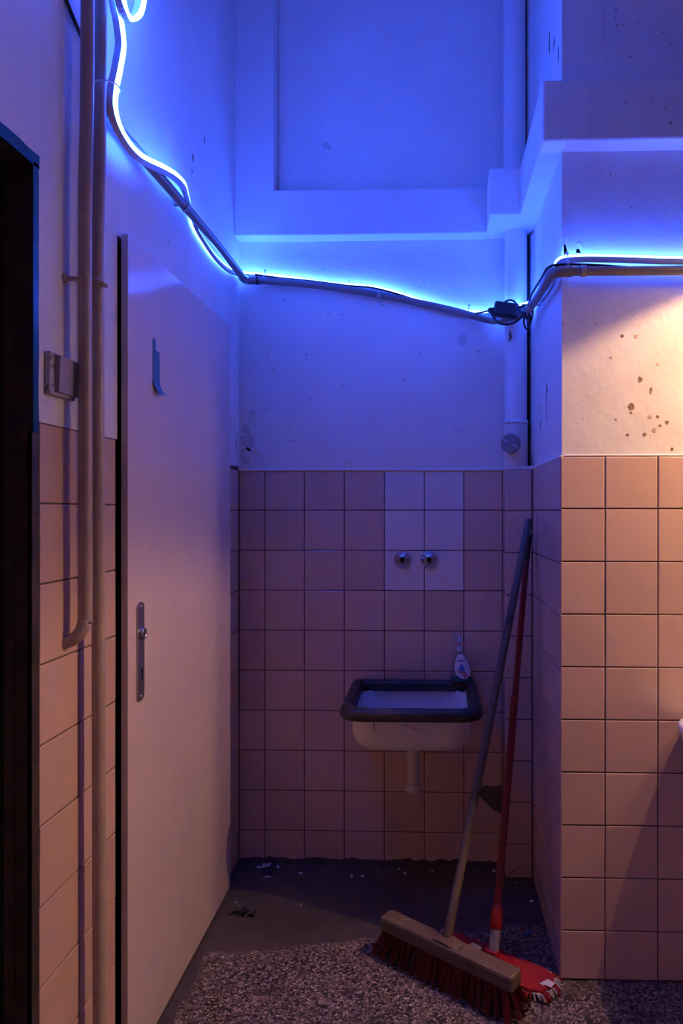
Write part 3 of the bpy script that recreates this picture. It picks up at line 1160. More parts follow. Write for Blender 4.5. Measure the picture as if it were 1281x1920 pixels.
LQ = [(-.668, 1.50, 2.66, A), (-.668, 1.472, 2.52, (.85, .35, .1)), (-.668, 1.478, 2.40, (.85, .4, .0)), (-.668, 1.499, 2.36, (.85, .4, 0)), (-.668, 1.512, 2.315, (.85, .4, 0)), (-.668, 1.494, 2.25, (.85, .4, .1)),
      (-.668, 1.476, 2.199, (.85, .4, .1)), (-.668, 1.473, 2.153, (.8, .4, .3)), (-.668, 1.512, 2.124, (.65, .3, .7)), (-.668, 1.60, 2.122, (.55, .1, .83)),
      (-.668, 1.744, 2.163, (.5, .1, .86)), (-.669, 1.834, 2.186, (.45, 0, .9)), (-.676, 1.915, 2.200, (.3, .2, .93)), (-.688, 1.972, 2.200, (.1, .2, .95)),
      (-.710, 2.064, 2.200, (-.2, 0, .97)), (-.713, 2.111, 2.172, (-.4, 0, .9)), (-.713, 2.16, 2.160, (-.4, 0, .9)), (-.713, 2.293, 2.146, (-.4, 0, .9)), (-.713, 2.443, 2.155, (-.3, 0, .95)), (-.709, 2.57, 2.182, (-.1, .1, .98)), (-.694, 2.622, 2.192, (0, .1, .97)), (-.65, 2.634, 2.190, (0, .1, 1)),
      (-.533, 2.636, 2.177, (0, -.28, .96)), (-.414, 2.636, 2.158, (0, -.28, .96)), (-.316, 2.636, 2.147, (0, -.28, .96)), (-.237, 2.636, 2.141, (0, -.28, .96)),
      (-.158, 2.636, 2.124, (0, -.28, .96)), (-.06, 2.636, 2.092, (0, -.28, .96)), (.038, 2.636, 2.062, (0, -.28, .96)), (.117, 2.636, 2.046, (0, -.28, .96)),
      (.195, 2.630, 2.040, (0, .1, 1)), (.240, 2.585, 2.040, (0, .2, .97)), (.270, 2.542, 2.038, (0, .1, .97)), (.305, 2.528, 2.036, (.1, .1, .97)), (.338, 2.485, 2.032, (-.3, -.1, .9)),
      (.350, 2.43, 2.022, (-.45, -.1, .85)), (.353, 2.30, 2.008, (-.45, -.1, .85)), (.353, 2.16, 1.998, (-.45, -.1, .85)), (.352, 2.045, 1.999, (-.3, -.1, .9)),
      (.349, 2.001, 2.004, (-.2, -.2, .9)), (.364, 1.988, 2.012, (0, .2, .97)), (.411, 1.985, 2.014, (0, .35, .93)), (.455, 1.985, 2.014, (0, .35, .93)), (.542, 1.985, 2.011, (0, .35, .93)),
      (.63, 1.985, 2.007, (0, .35, .93)), (.70, 1.985, 2.005, (0, .35, .93)), (.9, 1.985, 1.998, (0, .35, .93)), (1.3, 1.985, 1.998, (0, .35, .93)), (2.2, 1.985, 1.998, (0, .35, .93))]


def sweep(path, prof, o0, n=7, caps=True):
    P = crom([p[:3] for p in path], n)
    U = crom([p[3] for p in path], n)
    rings = []
    for i in range(len(P)):
        t = (P[min(i + 1, len(P) - 1)] - P[max(i - 1, 0)]).normalized()
        u = U[i] - t * U[i].dot(t)
        u.normalize()
        v = t.cross(u)
        rings.append([P[i] - o0 + v * a + u * c for a, c in prof])
    return rings


led = empty('neon_strip', (-.668, 1.49, 2.12), 'glowing blue flexible neon light strip winding around the niche walls', 'light strip')
LO = Vector(led.location)
hw = .0047
BODY = [(-hw, -.014), (hw, -.014), (hw + .0004, -.001), (-hw - .0004, -.001)]
DIFF = [(-hw, -.0008), (hw, -.0008), (hw, .0045), (hw * .75, .0075), (0, .0088), (-hw * .75, .0075), (-hw, .0045)]
q = MB()
q.loft(sweep(LQ, BODY, LO), smooth=False)
plabel(q.build('strip_housing', 'led_body', led), 'pale silicone back of the strip')
q = MB()
q.loft(sweep(LQ, DIFF, LO), smooth=False)
plabel(q.build('strip_diffuser', 'led_glow', led), 'bright blue-white glowing face')
led2 = empty('neon_strip', (-.66, 1.52, 2.37), 'top left loop of the glowing neon strip, with unseen turns added to brighten the wall', 'light strip')
L2 = Vector(led2.location)
q = MB()
q.loft(sweep(LP, BODY, L2), smooth=False)
q.build('strip_housing', 'led_body', led2)
q = MB()
q.loft(sweep(LP, DIFF, L2), smooth=False)
q.build('strip_diffuser', 'led_glow', led2)


def tie(center, d, a, c, rz=0):
    """closed cable-tie loop, half axes a (sideways) and c (up)"""
    m = align(Vector(center) - LO, d)
    ring = [m @ Vector((a * math.cos(R(t)), c * math.sin(R(t)), 0)) for t in range(0, 360, 20)]
    q = MB()
    q.tube(ring, .0016, 6, closed=True)
    h = m @ Vector((0, c, 0))
    q.box(h.x - .004, h.x + .004, h.y - .003, h.y + .003, h.z - .003, h.z + .004)
    return q.build('cable_tie', 'tie_white', led)


tie((-.678, 1.462, 2.195), (0, 0, 1), .026, .026)
tie((-.62, 2.622, 2.172), (1, 0, 0), .016, .030)
tie((.13, 2.620, 2.036), (1, 0, -.2), .016, .030)
tie((.372, 1.976, 1.988), (1, 0, 0), .018, .034)

# ------------------------------------------------------------------ black cables and adapter
q = MB()
q.tube(crom([(-.655, 2.606, 2.184), (-.56, 2.618, 2.174), (-.45, 2.616, 2.162), (-.30, 2.614, 2.141), (-.22, 2.606, 2.131), (-.12, 2.610, 2.106), (0, 2.623, 2.070), (.08, 2.623, 2.050), (.15, 2.610, 2.034), (.215, 2.535, 2.026)], 6), .0034, 8)
tag(q.build('power_cable', 'cable_black'), 'thin black cable along the conduit on the back wall', 'cable')
ad = empty('power_adapter', (.262, 2.500, 2.005), 'small black plug adapter hanging on the conduit in the corner', 'adapter', rot=(0, R(10), R(-8)))
ad.scale = (1.3, 1.2, 1.3)
q = MB()
q.bbox(-.036, .030, -.016, .014, -.014, .026, .006, seg=3)
q.build('adapter_body', 'black_plastic', ad)
q = MB()
q.lathe([(.012, 0), (.0105, .012), (.006, .022), (.004, .030)], 14, align((.028, 0, .008), (1, 0, .1)))
q.build('strain_relief', 'black_plastic', ad)
q = MB()
q.lathe([(.010, 0), (.008, .012), (.004, .018)], 14, align((-.034, 0, .0), (-1, 0, .05)))
q.build('strain_relief', 'black_plastic', ad)
q = MB()
q.tube(crom([(.205, 2.50, 2.015), (.215, 2.488, 1.985), (.235, 2.478, 1.962), (.270, 2.470, 1.958), (.300, 2.462, 1.972), (.318, 2.45, 1.995), (.314, 2.452, 2.012), (.296, 2.47, 2.014)], 7), .0042, 8)
tag(q.build('cable_loop', 'cable_black'), 'black cable loop hanging under the plug adapter', 'cable')
q = MB()
q.tube(crom([(.250, 2.495, 2.028), (.256, 2.488, 2.040), (.272, 2.484, 2.045), (.288, 2.484, 2.038), (.296, 2.486, 2.024)], 7), .0036, 8)
tag(q.build('cable_loop', 'cable_black'), 'small black cable arch over the plug adapter', 'cable')
q = MB()
q.tube(crom([(.290, 2.46, 2.008), (.312, 2.42, 1.975), (.330, 2.40, 1.945), (.322, 2.38, 1.985), (.316, 2.30, 1.998), (.315, 2.18, 1.992), (.316, 2.06, 1.984), (.322, 1.985, 1.986), (.352, 1.966, 1.988),
              (.45, 1.978, 1.990), (.56, 1.984, 1.984), (.72, 1.986, 1.986), (1.2, 1.986, 1.984), (2.2, 1.986, 1.984)], 6), .0040, 8)
tag(q.build('power_cable', 'cable_black'), 'black cable climbing from the adapter and along the right wall conduit', 'cable')
q = MB()
q.tube(crom([(.308, 2.43, 2.012), (.330, 2.36, 1.985), (.333, 2.40, 1.950), (.322, 2.43, 1.930), (.312, 2.43, 1.955), (.316, 2.40, 1.99)], 7), .0036, 8)
tag(q.build('cable_loop', 'cable_black'), 'knotted black cable in the corner right of the adapter', 'cable')

# ------------------------------------------------------------------ wash basin in the niche
wb = empty('wash_basin', (-.066, YB, .53), 'small white enamel basin with thick dark rim on the back wall', 'sink')


def ringz(hx, hy, r, cy, z, n=8):
    return [Vector((x, y + cy, z)) for x, y in rrect(hx, hy, r, n)]


# local: x centred, y from the wall negative, z from basin bottom
cyo = -.222          # centre of rim in y
rim_prof = [(.004, -.0), (.0, .010), (.004, .026), (.014, .036), (.026, .038), (.036, .035), (.042, .026), (.042, .006), (.036, -.002), (.016, -.004)]


def rim_ring(dx, z):
    # corners are rounder at the front than against the wall
    hx, hy = .231 - dx, .214 - dx
    out = []
    for sx, sy, a0, rr in ((1, 1, 0, .022), (-1, 1, 90, .022), (-1, -1, 180, .075), (1, -1, 270, .075)):
        rr = max(rr - dx * .5, .012)
        for i in range(9):
            a = R(a0 + 90 * i / 8)
            taper = 1.0
            x = sx * (hx - rr) + rr * math.cos(a)
            y = sy * (hy - rr) + rr * math.sin(a)
            out.append(Vector((x, y + cyo - .006, .124 + z)))
    return out


q = MB()
rings = [rim_ring(dx, z) for dx, z in rim_prof]
rings.append(rings[0])
q.loft(rings, capb=False, capt=False)
q.build('rim', 'rim_dark', wb)
q = MB()
outer = [(.196, .180, .07, .126), (.196, .180, .07, .06), (.190, .174, .075, .030), (.176, .160, .08, .012), (.15, .134, .08, .003), (.06, .06, .05, 0)]
inner = [(.05, .05, .04, .012), (.14, .126, .08, .016), (.168, .150, .08, .028), (.180, .165, .08, .060), (.186, .170, .08, .126)]
rs = [ringz(hx, hy, r, -.205, z) for hx, hy, r, z in outer + inner]
q.loft(rs, capb=False, capt=False)
V0 = rs[5]
q.add(rs[5], [tuple(range(len(rs[5])))], 0)
q.add(rs[6], [tuple(range(len(rs[6])))], 0)
basin = q.build('bowl', 'enamel', wb)
q = MB()
for k in range(7):
    x0 = -.005 + .006 * k - .016
    q.prism(blob(6, .0028, .0016, 600 + k, .5), Matrix(((1, 0, 0, x0 + rnd.uniform(-.002, .002)), (0, 0, -1, -.3853), (0, 1, 0, .098 - .0016 * k + rnd.uniform(-.003, .003)), (0, 0, 0, 1))), .0005)
plabel(q.build('red_mark', 'rust_red', basin), 'worn red maker mark')
q = MB()
q.prism([(-.001, -.018), (.0008, -.012), (.001, .022), (-.001, .026), (-.0022, .01)], Matrix(((1, 0, 0, -.118), (0, 0, -1, -.3853), (0, 1, 0, .09), (0, 0, 0, 1))), .0005)
q.build('crack', 'stain_brown', basin)
q = MB()
q.tube([(.002, -.20, -.175), (.002, -.20, .004)], .0225, 24)
dp = q.build('drain_tube', 'drain_plastic', wb)
q = MB()
q.lathe([(.0225, -.012), (.0285, -.012), (.0290, .0), (.0285, .012), (.0255, .014)], 24, Matrix.Translation((.002, -.20, -.172)), capb=False, capt=False)
q.build('drain_collar', 'drain_plastic', dp)
q = MB()
q.lathe([(.019, 0), (.019, .001)], 20, Matrix.Translation((.002, -.20, .0165)))
q.build('waste_outlet', 'chrome', basin)
for s in (-1, 1):
    q = MB()
    q.bbox(s * .19 - .012, s * .19 + .012, -.03, .0, .10, .135, .002)
    q.build('wall_bracket', 'rim_dark', wb)

# ------------------------------------------------------------------ tap rosettes
for x, lb in ((-.110, 'left of two chrome tap cover rosettes on white tiles'), (-.011, 'right of two chrome tap cover rosettes on white tiles')):
    t = empty('tap_rosette', (x, YB, 1.130), lb, 'tap fitting', 'chrome rosettes above the basin')
    q = MB()
    q.lathe([(.0325, 0), (.0325, .004), (.030, .007), (.0155, .024), (.0135, .026), (.0125, .026), (.0125, .016)], 32, align((0, 0, 0), (0, -1, 0)), capb=True, capt=False)
    q.build('cover', 'chrome', t)
    q = MB()
    q.lathe([(.0115, .014), (.0115, .027), (.0095, .028), (.0072, .028), (.0072, .018)], 20, align((0, 0, 0), (0, -1, 0)), capb=True, capt=False)
    q.build('socket', 'brass_dark', t)
    q = MB()
    q.lathe([(.007, .0175), (.007, .0182)], 16, align((0, 0, 0), (0, -1, 0)))
    q.build('socket_hole', 'black_hole', t)

# ------------------------------------------------------------------ soap bottle on the basin rim
sb = empty('soap_bottle', (.108, 2.598, .692), 'clear pump soap bottle with white label on the basin rim', 'bottle')


def oval(rx, ry, z, dx=0, n=28):
    return [Vector((dx + rx * math.copysign(abs(math.cos(2 * math.pi * i / n)) ** .85, math.cos(2 * math.pi * i / n)),
                    ry * math.copysign(abs(math.sin(2 * math.pi * i / n)) ** .85, math.sin(2 * math.pi * i / n)), z)) for i in range(n)]


body = [(.036, .020, 0, 0), (.0395, .0225, .003, 0), (.0405, .0230, .010, 0), (.0385, .0225, .030, -.001), (.0345, .0215, .055, -.002), (.029, .020, .076, -.004),
        (.021, .0165, .092, -.006), (.0125, .0115, .102, -.007), (.0095, .0095, .106, -.007), (.0095, .0095, .116, -.007)]
q = MB()
q.loft([oval(*a) for a in [(rx, ry, z, dx) for rx, ry, z, dx in body]], capb=True, capt=True)
q.build('bottle_body', 'clear_plastic', sb)
q = MB()
q.loft([oval(.0345, .0185, .0015), oval(.0378, .0205, .005), oval(.0382, .0206, .011), oval(.036, .0190, .0125)])
plabel(q.build('soap_residue', 'liquid_teal', sb), 'teal soap left in the bottom')
q = MB()
q.lathe([(.0118, .108), (.0120, .1085), (.0120, .122), (.0105, .1245), (.006, .125)], 20, Matrix.Translation((-.007, 0, 0)))
pm = q.build('pump_collar', 'pump_clear', sb)
q = MB()
q.lathe([(.0045, .124), (.0045, .138), (.0095, .139), (.0095, .147), (.0070, .150), (.0070, .160), (.0055, .163)], 16, Matrix.Translation((-.007, 0, 0)))
q.tube(crom([(-.008, 0, .1585), (-.020, -.002, .1595), (-.030, -.004, .157), (-.034, -.0045, .152)], 5), [.0042] * 6 + [.0036] * 6 + [.003] * 4, 10)
q.build('pump_head', 'pump_clear', sb)
q = MB()
q.tube([(-.007, 0, .012), (-.007, 0, .104)], .0024, 8)
plabel(q.build('dip_tube', 'liquid_teal', sb), 'teal dip tube')
# label: slanted oval wrapped just outside the front


def body_at(z):
    for i in range(len(body) - 1):
        if body[i][2] <= z <= body[i + 1][2]:
            t = (z - body[i][2]) / (body[i + 1][2] - body[i][2])
            return [body[i][k] + (body[i + 1][k] - body[i][k]) * t for k in (0, 1, 3)]
    return [body[-1][0], body[-1][1], body[-1][3]]


def wrap(x, z, off):
    rx, ry, dx = body_at(z)
    u = max(-.96, min(.96, (x - dx) / rx))
    return Vector((x, -ry * (1 - abs(u) ** 2.3) ** (1 / 2.3) - off, z))


def surf(poly, off, m, name, parent, inset=6):
    """polygon (x,z) draped on the bottle front, built as concentric fan"""
    n = len(poly)
    cx = sum(p[0] for p in poly) / n
    cz = sum(p[1] for p in poly) / n
    V = [wrap(cx, cz, off)]
    for k in range(1, inset + 1):
        t = k / inset
        for x, z in poly:
            V.append(wrap(cx + (x - cx) * t, cz + (z - cz) * t, off))
    F = [(0, 1 + i, 1 + (i + 1) % n) for i in range(n)]
    for k in range(inset - 1):
        a = 1 + k * n
        for i in range(n):
            j = (i + 1) % n
            F.append((a + i, a + n + i, a + n + j, a + j))
    q = MB()
    q.add(V, F, 0, True)
    return q.build(name, m, parent)


lab = []
for i in range(36):
    a = 2 * math.pi * i / 36
    t = math.sin(a)
    z = .056 + .0445 * t
    # narrow top, wide bottom right
    wdt = .0285 * math.cos(a) * (1 - .32 * t)
    lab.append((wdt * .95 - .007 * t + .0005, z))
label = surf(lab, .0012, 'label_white', 'label', sb)
drop = []
for i in range(28):
    a = R(90 + 360 * i / 28)
    s = math.sin(a)
    rr = .0115
    x = rr * math.cos(a) * (1 if s < 0 else (1 - s) ** .55)
    z = rr * s * (1 if s < 0 else 1.75)
    drop.append((-.001 + x, .047 + z))
surf(drop, .0018, 'label_blue', 'drop_print', label, 3)
hand = [(-.019, .048), (-.016, .041), (-.011, .038), (-.004, .040), (.004, .041), (.010, .039), (.017, .029), (.020, .022), (.016, .020), (.011, .028), (.006, .033), (.010, .024), (.015, .017),
        (.010, .014), (.005, .022), (.0, .031), (-.008, .032), (-.015, .035), (-.0195, .041)]
q = MB()
hv = [wrap(x, z, .0022) for x, z in hand]
q.add(hv, [tuple(range(len(hv)))])
hme = q.build('hand_print', 'label_skin', label)
for x, z, r_ in ((-.016, .062, .0008), (.008, .066, .0009), (.013, .058, .0008), (.011, .052, .0007), (-.012, .056, .0007), (.014, .046, .0007), (-.006, .067, .0007)):
    pol = [(x + r_ * math.cos(R(k * 60)), z + r_ * math.sin(R(k * 60))) for k in range(6)]
    surf(pol, .0018, 'label_blue', 'dot_print', label, 1)
# word on the label
fc_ = bpy.data.curves.new('word', 'FONT')
fc_.body = 'clever'
fc_.size = .0128
fc_.align_x = 'CENTER'
fc_.extrude = 0
fc_.offset = .00022
fo = bpy.data.objects.new('word_tmp', fc_)
COL.objects.link(fo)
bpy.context.view_layer.update()
dg = bpy.context.evaluated_depsgraph_get()
tm = bpy.data.meshes.new_from_object(fo.evaluated_get(dg))
bpy.data.objects.remove(fo, do_unlink=True)
for v in tm.vertices:
    x, y = v.co.x, v.co.y
    v.co = wrap(-.003 + x, .0735 + y, .0019)
tm.materials.clear()
tm.materials.append(M['label_black'])
wd_ = link('brand_word', tm, label)
wd_['label'] = 'black lettering'

# ------------------------------------------------------------------ broom
P0, P1 = Vector((-.140, 2.116, 0)), Vector((.219, 1.846, 0))
bc_ = (P0 + P1) / 2
bd = (P1 - P0)
blen = bd.length
ang = math.atan2(bd.y, bd.x)
bro = empty('broom', (bc_.x, bc_.y, 0), 'wooden broom with red bristles leaning into the niche corner', 'broom', rot=(0, 0, ang))
inv = Matrix.Translation(bro.location) @ Matrix.Rotation(ang, 4, 'Z')
inv = inv.inverted()
HZ0, HZ1 = .079, .116
q = MB()
bm = bmesh.new()
bmesh.ops.create_cube(bm, size=1, matrix=Matrix.Translation((0, 0, (HZ0 + HZ1) / 2)) @ Matrix.Diagonal((blen, .056, HZ1 - HZ0, 1)))
vedges = [e for e in bm.edges if abs(e.verts[0].co.z - e.verts[1].co.z) > .01]
bmesh.ops.bevel(bm, geom=vedges, offset=.010, segments=3, profile=.5, affect='EDGES')
top = [e for e in bm.edges if all(v.co.z > HZ1 - .001 for v in e.verts)]
bmesh.ops.bevel(bm, geom=top, offset=.007, segments=2, profile=.5, affect='EDGES')
q.from_bm(bm)
# raised boss in the middle
q.loft([[Vector((x, y, z)) for x, y in rrect(hx, .022, .010, 3)] for hx, z in ((.046, HZ1 - .004), (.036, HZ1 + .003), (.022, HZ1 + .006))], smooth=False)
head = q.build('broom_head', 'broom_wood', bro)
# bristle tufts: each tuft one part
q5 = random.Random(3)
tuft_cache = []
for var in range(4):
    q = MB()
    qq = random.Random(50 + var)
    for k in range(18):
        a = qq.uniform(0, 6.28)
        r0 = qq.uniform(.0004, .0040)
        x0, y0 = r0 * math.cos(a), r0 * math.sin(a)
        fl = qq.uniform(1.1, 2.0)
        x1, y1_ = x0 * fl + qq.uniform(-.003, .003), y0 * fl + qq.uniform(-.003, .003)
        zb = -.079 + qq.uniform(0, .006)
        V = []
        for (x, y, z, r_) in ((x0, y0, 0, .0013), (x1, y1_, zb, .0010)):
            for j in range(3):
                V.append((x + r_ * math.cos(j * 2.094), y + r_ * math.sin(j * 2.094), z))
        q.add(V, [(0, 1, 4, 3), (1, 2, 5, 4), (2, 0, 3, 5), (5, 4, 3)])
    tuft_cache.append(q.mesh('bristle_tuft', 'bristle_red'))
NX, NY = 34, 4
for i in range(NX):
    for j in range(NY):
        x = -blen / 2 + .016 + (blen - .032) * i / (NX - 1)
        y = -.020 + .040 * j / (NY - 1)
        o = link('bristle_tuft', tuft_cache[(i * 3 + j * 5) % 4], bro, (x + q5.uniform(-.001, .001), y, HZ0 + .002))
        fx = (i / (NX - 1) - .5) * 2
        o.rotation_euler = (R(-16 * (j - 1.5) / 1.5 * -1 * .9) * -1, R(-22 * math.copysign(abs(fx) ** 2.2, fx)), R(q5.uniform(-30, 30)))
        o.rotation_euler.x = R(15 * (j - 1.5) / 1.5)
        lean = max(abs(o.rotation_euler.x), abs(o.rotation_euler.y))
        o.scale = (1, 1, 1 / max(.8, math.cos(lean)) * .985)
# handle
h0 = inv @ Vector((.0405, 1.990, .108))
h1 = inv @ Vector((.3315, 2.440, 1.283))
hdir = (h1 - h0)
q = MB()
q.tube([(0, 0, 0), (0, 0, .02), (0, 0, hdir.length * .5), (0, 0, hdir.length - .006), (0, 0, hdir.length)], [.0115, .0125, .0130, .0125, .0095], 16)
ho = q.build('broom_handle', 'handle_wood', bro)
ho.matrix_local = align(h0, hdir)
q = MB()
q.tube([(.052, -.0292, HZ1 - .006), (.054, -.01, HZ1 + .0005), (.05, .01, HZ1 + .0005), (.048, .0292, HZ1 - .006)], .0009, 6)
plabel(q.build('head_crack', 'crack_and_shade', head), 'dark crack in the wooden head')
q = MB()
q.tube(crom([(-.165, -.02, HZ1 + .0004), (-.150, -.012, HZ1 + .001), (-.158, .0, HZ1 + .0008), (-.146, .012, HZ1 + .001), (-.15, .022, HZ1 + .0005)], 5), .0008, 5)
plabel(q.build('thread', 'mop_fringe_grey', head), 'pale thread caught on the head')

# ------------------------------------------------------------------ flat mop
mc = Vector((.172, 2.052, 0))
mang = math.atan2(-.57, .82)
mop = empty('flat_mop', (mc.x, mc.y, 0), 'flat mop with red pole and red cloth head behind the broom', 'mop', rot=(0, 0, mang))
inv = (Matrix.Translation(mop.location) @ Matrix.Rotation(mang, 4, 'Z')).inverted()
q = MB()
poly = [(-.185, -.038), (-.14, -.050), (.14, -.054), (.172, -.040), (.186, .0), (.172, .040), (.14, .052), (-.14, .050), (-.185, .038)]
q.loft([[Vector((x * s, y * s, z)) for x, y in poly] for s, z in ((1.0, .010), (1.02, .018), (1.01, .023), (.97, .025))], smooth=False)
q.build('mop_cloth', 'mop_cloth', mop)
q = MB()
q.loft([[Vector((x, y, z)) for x, y in rrect(.075 - k, .026 - k, .012, 3)] for k, z in ((0, .0245), (0, .029), (.004, .032))], smooth=False)
q.build('mop_plate', 'mop_red', mop)
# fringe all around: loops of yarn
fr = [MB(), MB()]
qq = random.Random(9)
per = []
loopp = [Vector((x, y, 0)) for x, y in poly]
for i in range(len(loopp)):
    a, c = loopp[i], loopp[(i + 1) % len(loopp)]
    k = max(2, int((c - a).length / .0042))
    for j in range(k):
        per.append(a.lerp(c, j / k))
for i, p in enumerate(per):
    n_ = Vector((p.x * .25 if abs(p.x) < .15 else p.x * .9, p.y * 1.6, 0)).normalized()
    L_ = qq.uniform(.016, .030)
    sd = Vector((-n_.y, n_.x, 0)) * qq.uniform(-.006, .006)
    st_ = 0 if (int(i / 5) % 2) else 1
    fr[st_].tube([p + Vector((0, 0, .013)), p + n_ * L_ * .5 + sd * .5 + Vector((0, 0, .017)), p + n_ * L_ + sd + Vector((0, 0, .007)), p + n_ * L_ * .8 + sd * 1.4 + Vector((0, 0, .003))], .0028, 5)
f1 = fr[0].build('red_fringe', 'mop_fringe_red', mop)
f1['kind'] = 'stuff'
f2 = fr[1].build('grey_fringe', 'mop_fringe_grey', mop)
f2['kind'] = 'stuff'
# sewn white care label at the right end
q = MB()
q.loft([[Vector((x, y, z)) for x, y in ((.160, -.020), (.172, -.022), (.182, .008), (.170, .010))] for z in (.0262, .0270)], smooth=False)
q.bbox(.174, .194, -.018, .006, .0272, .0280, .0003)
plabel(q.build('care_label', 'flake_white', mop), 'white sewn label')
# grey clip of the head left of the joint
q = MB()
q.bbox(-.075, -.035, -.012, .012, .031, .040, .004)
plabel(q.build('plate_clip', 'plastic_grey', mop), 'grey release clip')
# joint
p0 = inv @ Vector((.176, 2.052, .032))
p1 = inv @ Vector((.3335, 2.470, 1.232))
dr = (p1 - p0).normalized()
q = MB()
q.bbox(-.020, .020, -.012, .012, .030, .050, .004)
q.build('joint_base', 'mop_red', mop)
q = MB()
m4 = align(p0 + dr * .01, dr)
q.prism(rrect(.013, .013, .005, 3), m4, .045)
q.lathe([(.0145, .036), (.0152, .05), (.0150, .062)], 16, m4)
q.prism(rrect(.0085, .004, .003, 3), m4 @ Matrix.Translation((0, -.0150, .008)), .036)
q.build('joint', 'plastic_grey', mop)
q = MB()
q.lathe([(.0165, .060), (.0190, .064), (.0182, .105), (.0150, .120), (.0125, .123)], 20, m4)
q.build('pole_socket', 'mop_red', mop)
q = MB()
ln = (p1 - p0).length
q.tube([m4 @ Vector((0, 0, z)) for z in (.11, .45, ln * .555)], .0118, 16)
q.tube([m4 @ Vector((0, 0, z)) for z in (ln * .56, ln - .10)], .0102, 16)
q.build('pole', 'mop_pole_red', mop)
q = MB()
q.lathe([(.0120, ln * .550), (.0128, ln * .552), (.0128, ln * .562), (.0112, ln * .565)], 16, m4)
plabel(q.build('pole_joint', 'mop_red', mop), 'telescopic collar')
q = MB()
q.lathe([(.0105, ln - .105), (.0112, ln - .10), (.0112, ln - .018), (.009, ln - .010)], 16, m4)
plabel(q.build('end_cap', 'black_plastic', mop), 'black grip end')

# ------------------------------------------------------------------ second basin on the right wall (only its edge is in view)
rb = empty('wash_basin', (.921, FY, .525), 'white ceramic basin on the right wall, only its edge in view', 'sink')
cy2 = -.19


def ring2(hx, hy, z):
    return [Vector((x, y + cy2, z)) for x, y in rrect(hx, hy, min(hx, hy) * .55, 8)]


q = MB()
prof = [(.10, .09, .0), (.17, .14, .02), (.225, .172, .08), (.245, .184, .15), (.258, .19, .19), (.265, .193, .205), (.262, .191, .218), (.25, .183, .222), (.235, .168, .215), (.21, .15, .17), (.16, .12, .08), (.05, .04, .06)]
rs = [ring2(*p) for p in prof]
q.loft(rs)
q.build('bowl', 'enamel', rb)
q = MB()
q.tube(crom([(0, cy2, .004), (0, cy2, -.12), (0, cy2 + .02, -.17), (0, cy2 + .07, -.18), (0, -.02, -.15), (0, .0, -.15)], 5), .018, 16)
q.build('drain_tube', 'drain_plastic', rb)
q = MB()
q.tube(crom([(0, -.035, .215), (0, -.035, .30), (0, -.06, .335), (0, -.11, .335), (0, -.13, .31)], 6), .011, 12)
q.build('spout', 'chrome', rb)

# ------------------------------------------------------------------ debris on the floor
fl = [(-.604, 2.612, .013, .007), (-.639, 2.598, .007, .008), (-.622, 2.603, .010, .006), (-.567, 2.600, .007, .005), (-.593, 2.53, .011, .004), (-.477, 2.557, .005, .006),
      (-.288, 2.544, .007, .004), (.226, 2.597, .008, .007), (.334, 2.399, .005, .005), (-.435, 2.35, .003, .002), (-.642, 2.343, .002, .002), (-.655, 2.36, .003, .002),
      (-.615, 2.07, .004, .004), (-.12, 2.60, .005, .003), (-.10, 2.57, .007, .003), (-.20, 2.59, .002, .002), (.30, 2.52, .004, .003), (.27, 2.50, .004, .002), (-.25, 2.545, .006, .004), (.0, 2.59, .003, .003)]
wh = ['beside the left corner', 'in the left corner', 'by the left corner tiles', 'right of the corner heap', 'in front of the corner heap', 'alone near the back tiles']
for k, (x, y, a, c) in enumerate(fl):
    q = MB()
    z0 = .002 if y > 2.6 else 0
    a, c = a * 1.25, c * 1.25
    pol = blob(8, a, c, 700 + k, .35)
    V = [(px, py, .0004) for px, py in pol] + [(px * .95, py * .95, .0016 + .004 * max(0, mnoise.noise((px * 90 + k, py * 90, 0))) * (a / .006)) for px, py in pol]
    n = len(pol)
    q.add(V, [tuple(reversed(range(n))), tuple(range(n, 2 * n))] + [(i, (i + 1) % n, n + (i + 1) % n, n + i) for i in range(n)])
    o = q.build('paint_flake', 'flake_white')
    o.location = (x, y, z0)
    o.rotation_euler = (0, 0, rnd.uniform(0, 3))
    if k == 0:
        lb = 'largest pale paint flake on the floor against the back tiles'
    elif k == 4:
        lb = 'long narrow paint flake lying just in front of the corner heap'
    elif k == 7:
        lb = 'pale paint flake on the floor beside the red mop pole'
    elif k == 12:
        lb = 'round pale flake on the dark floor close to the white door'
    else:
        lb = {1: 'pale paint flake furthest left in the corner heap by the back tiles', 2: 'pale paint flake in the middle of the left corner heap',
              3: 'small paint flake at the right end of the left corner heap', 5: 'single pale flake a tile width right of the corner heap',
              8: 'pale flake on the floor touching the niche flank behind the mop', 9: 'tiny white speck alone on the bare cement of the niche floor',
              10: 'tiny pale speck nearest the white door above the black scrap', 11: 'tiny pale speck on the niche floor just behind the one by the door',
              16: 'small pale flake right of the red mop pole', 17: 'tiny pale flake between the red mop pole and the chase tiles'}.get(
                  k, 'tiny pale flake on the dark floor under the enamel basin')
    tag(o, lb, 'paint flake', 'paint flakes on the floor')
ps = empty('plastic_scrap', (-.615, 2.291, 0), 'crumpled black plastic scrap on the floor near the white door', 'scrap')
ps.scale = (1.25, 1.25, 1.25)
q = MB()
q.tube(crom([(-.034, -.004, .003), (-.024, .006, .006), (-.010, .002, .009), (.0, .012, .013), (.008, .0, .006)], 5), .0034, 6)
q.build('twisted_end', 'black_plastic', ps)
q = MB()
V = []
for i in range(9):
    for j in range(4):
        x = -.006 + .038 * i / 8
        y = -.011 + .020 * j / 3
        z = .005 + .006 * abs(mnoise.noise((x * 90, y * 90, 2))) + .004 * math.sin(i * 1.3 + j)
        V.append((x, y, max(.001, z)))
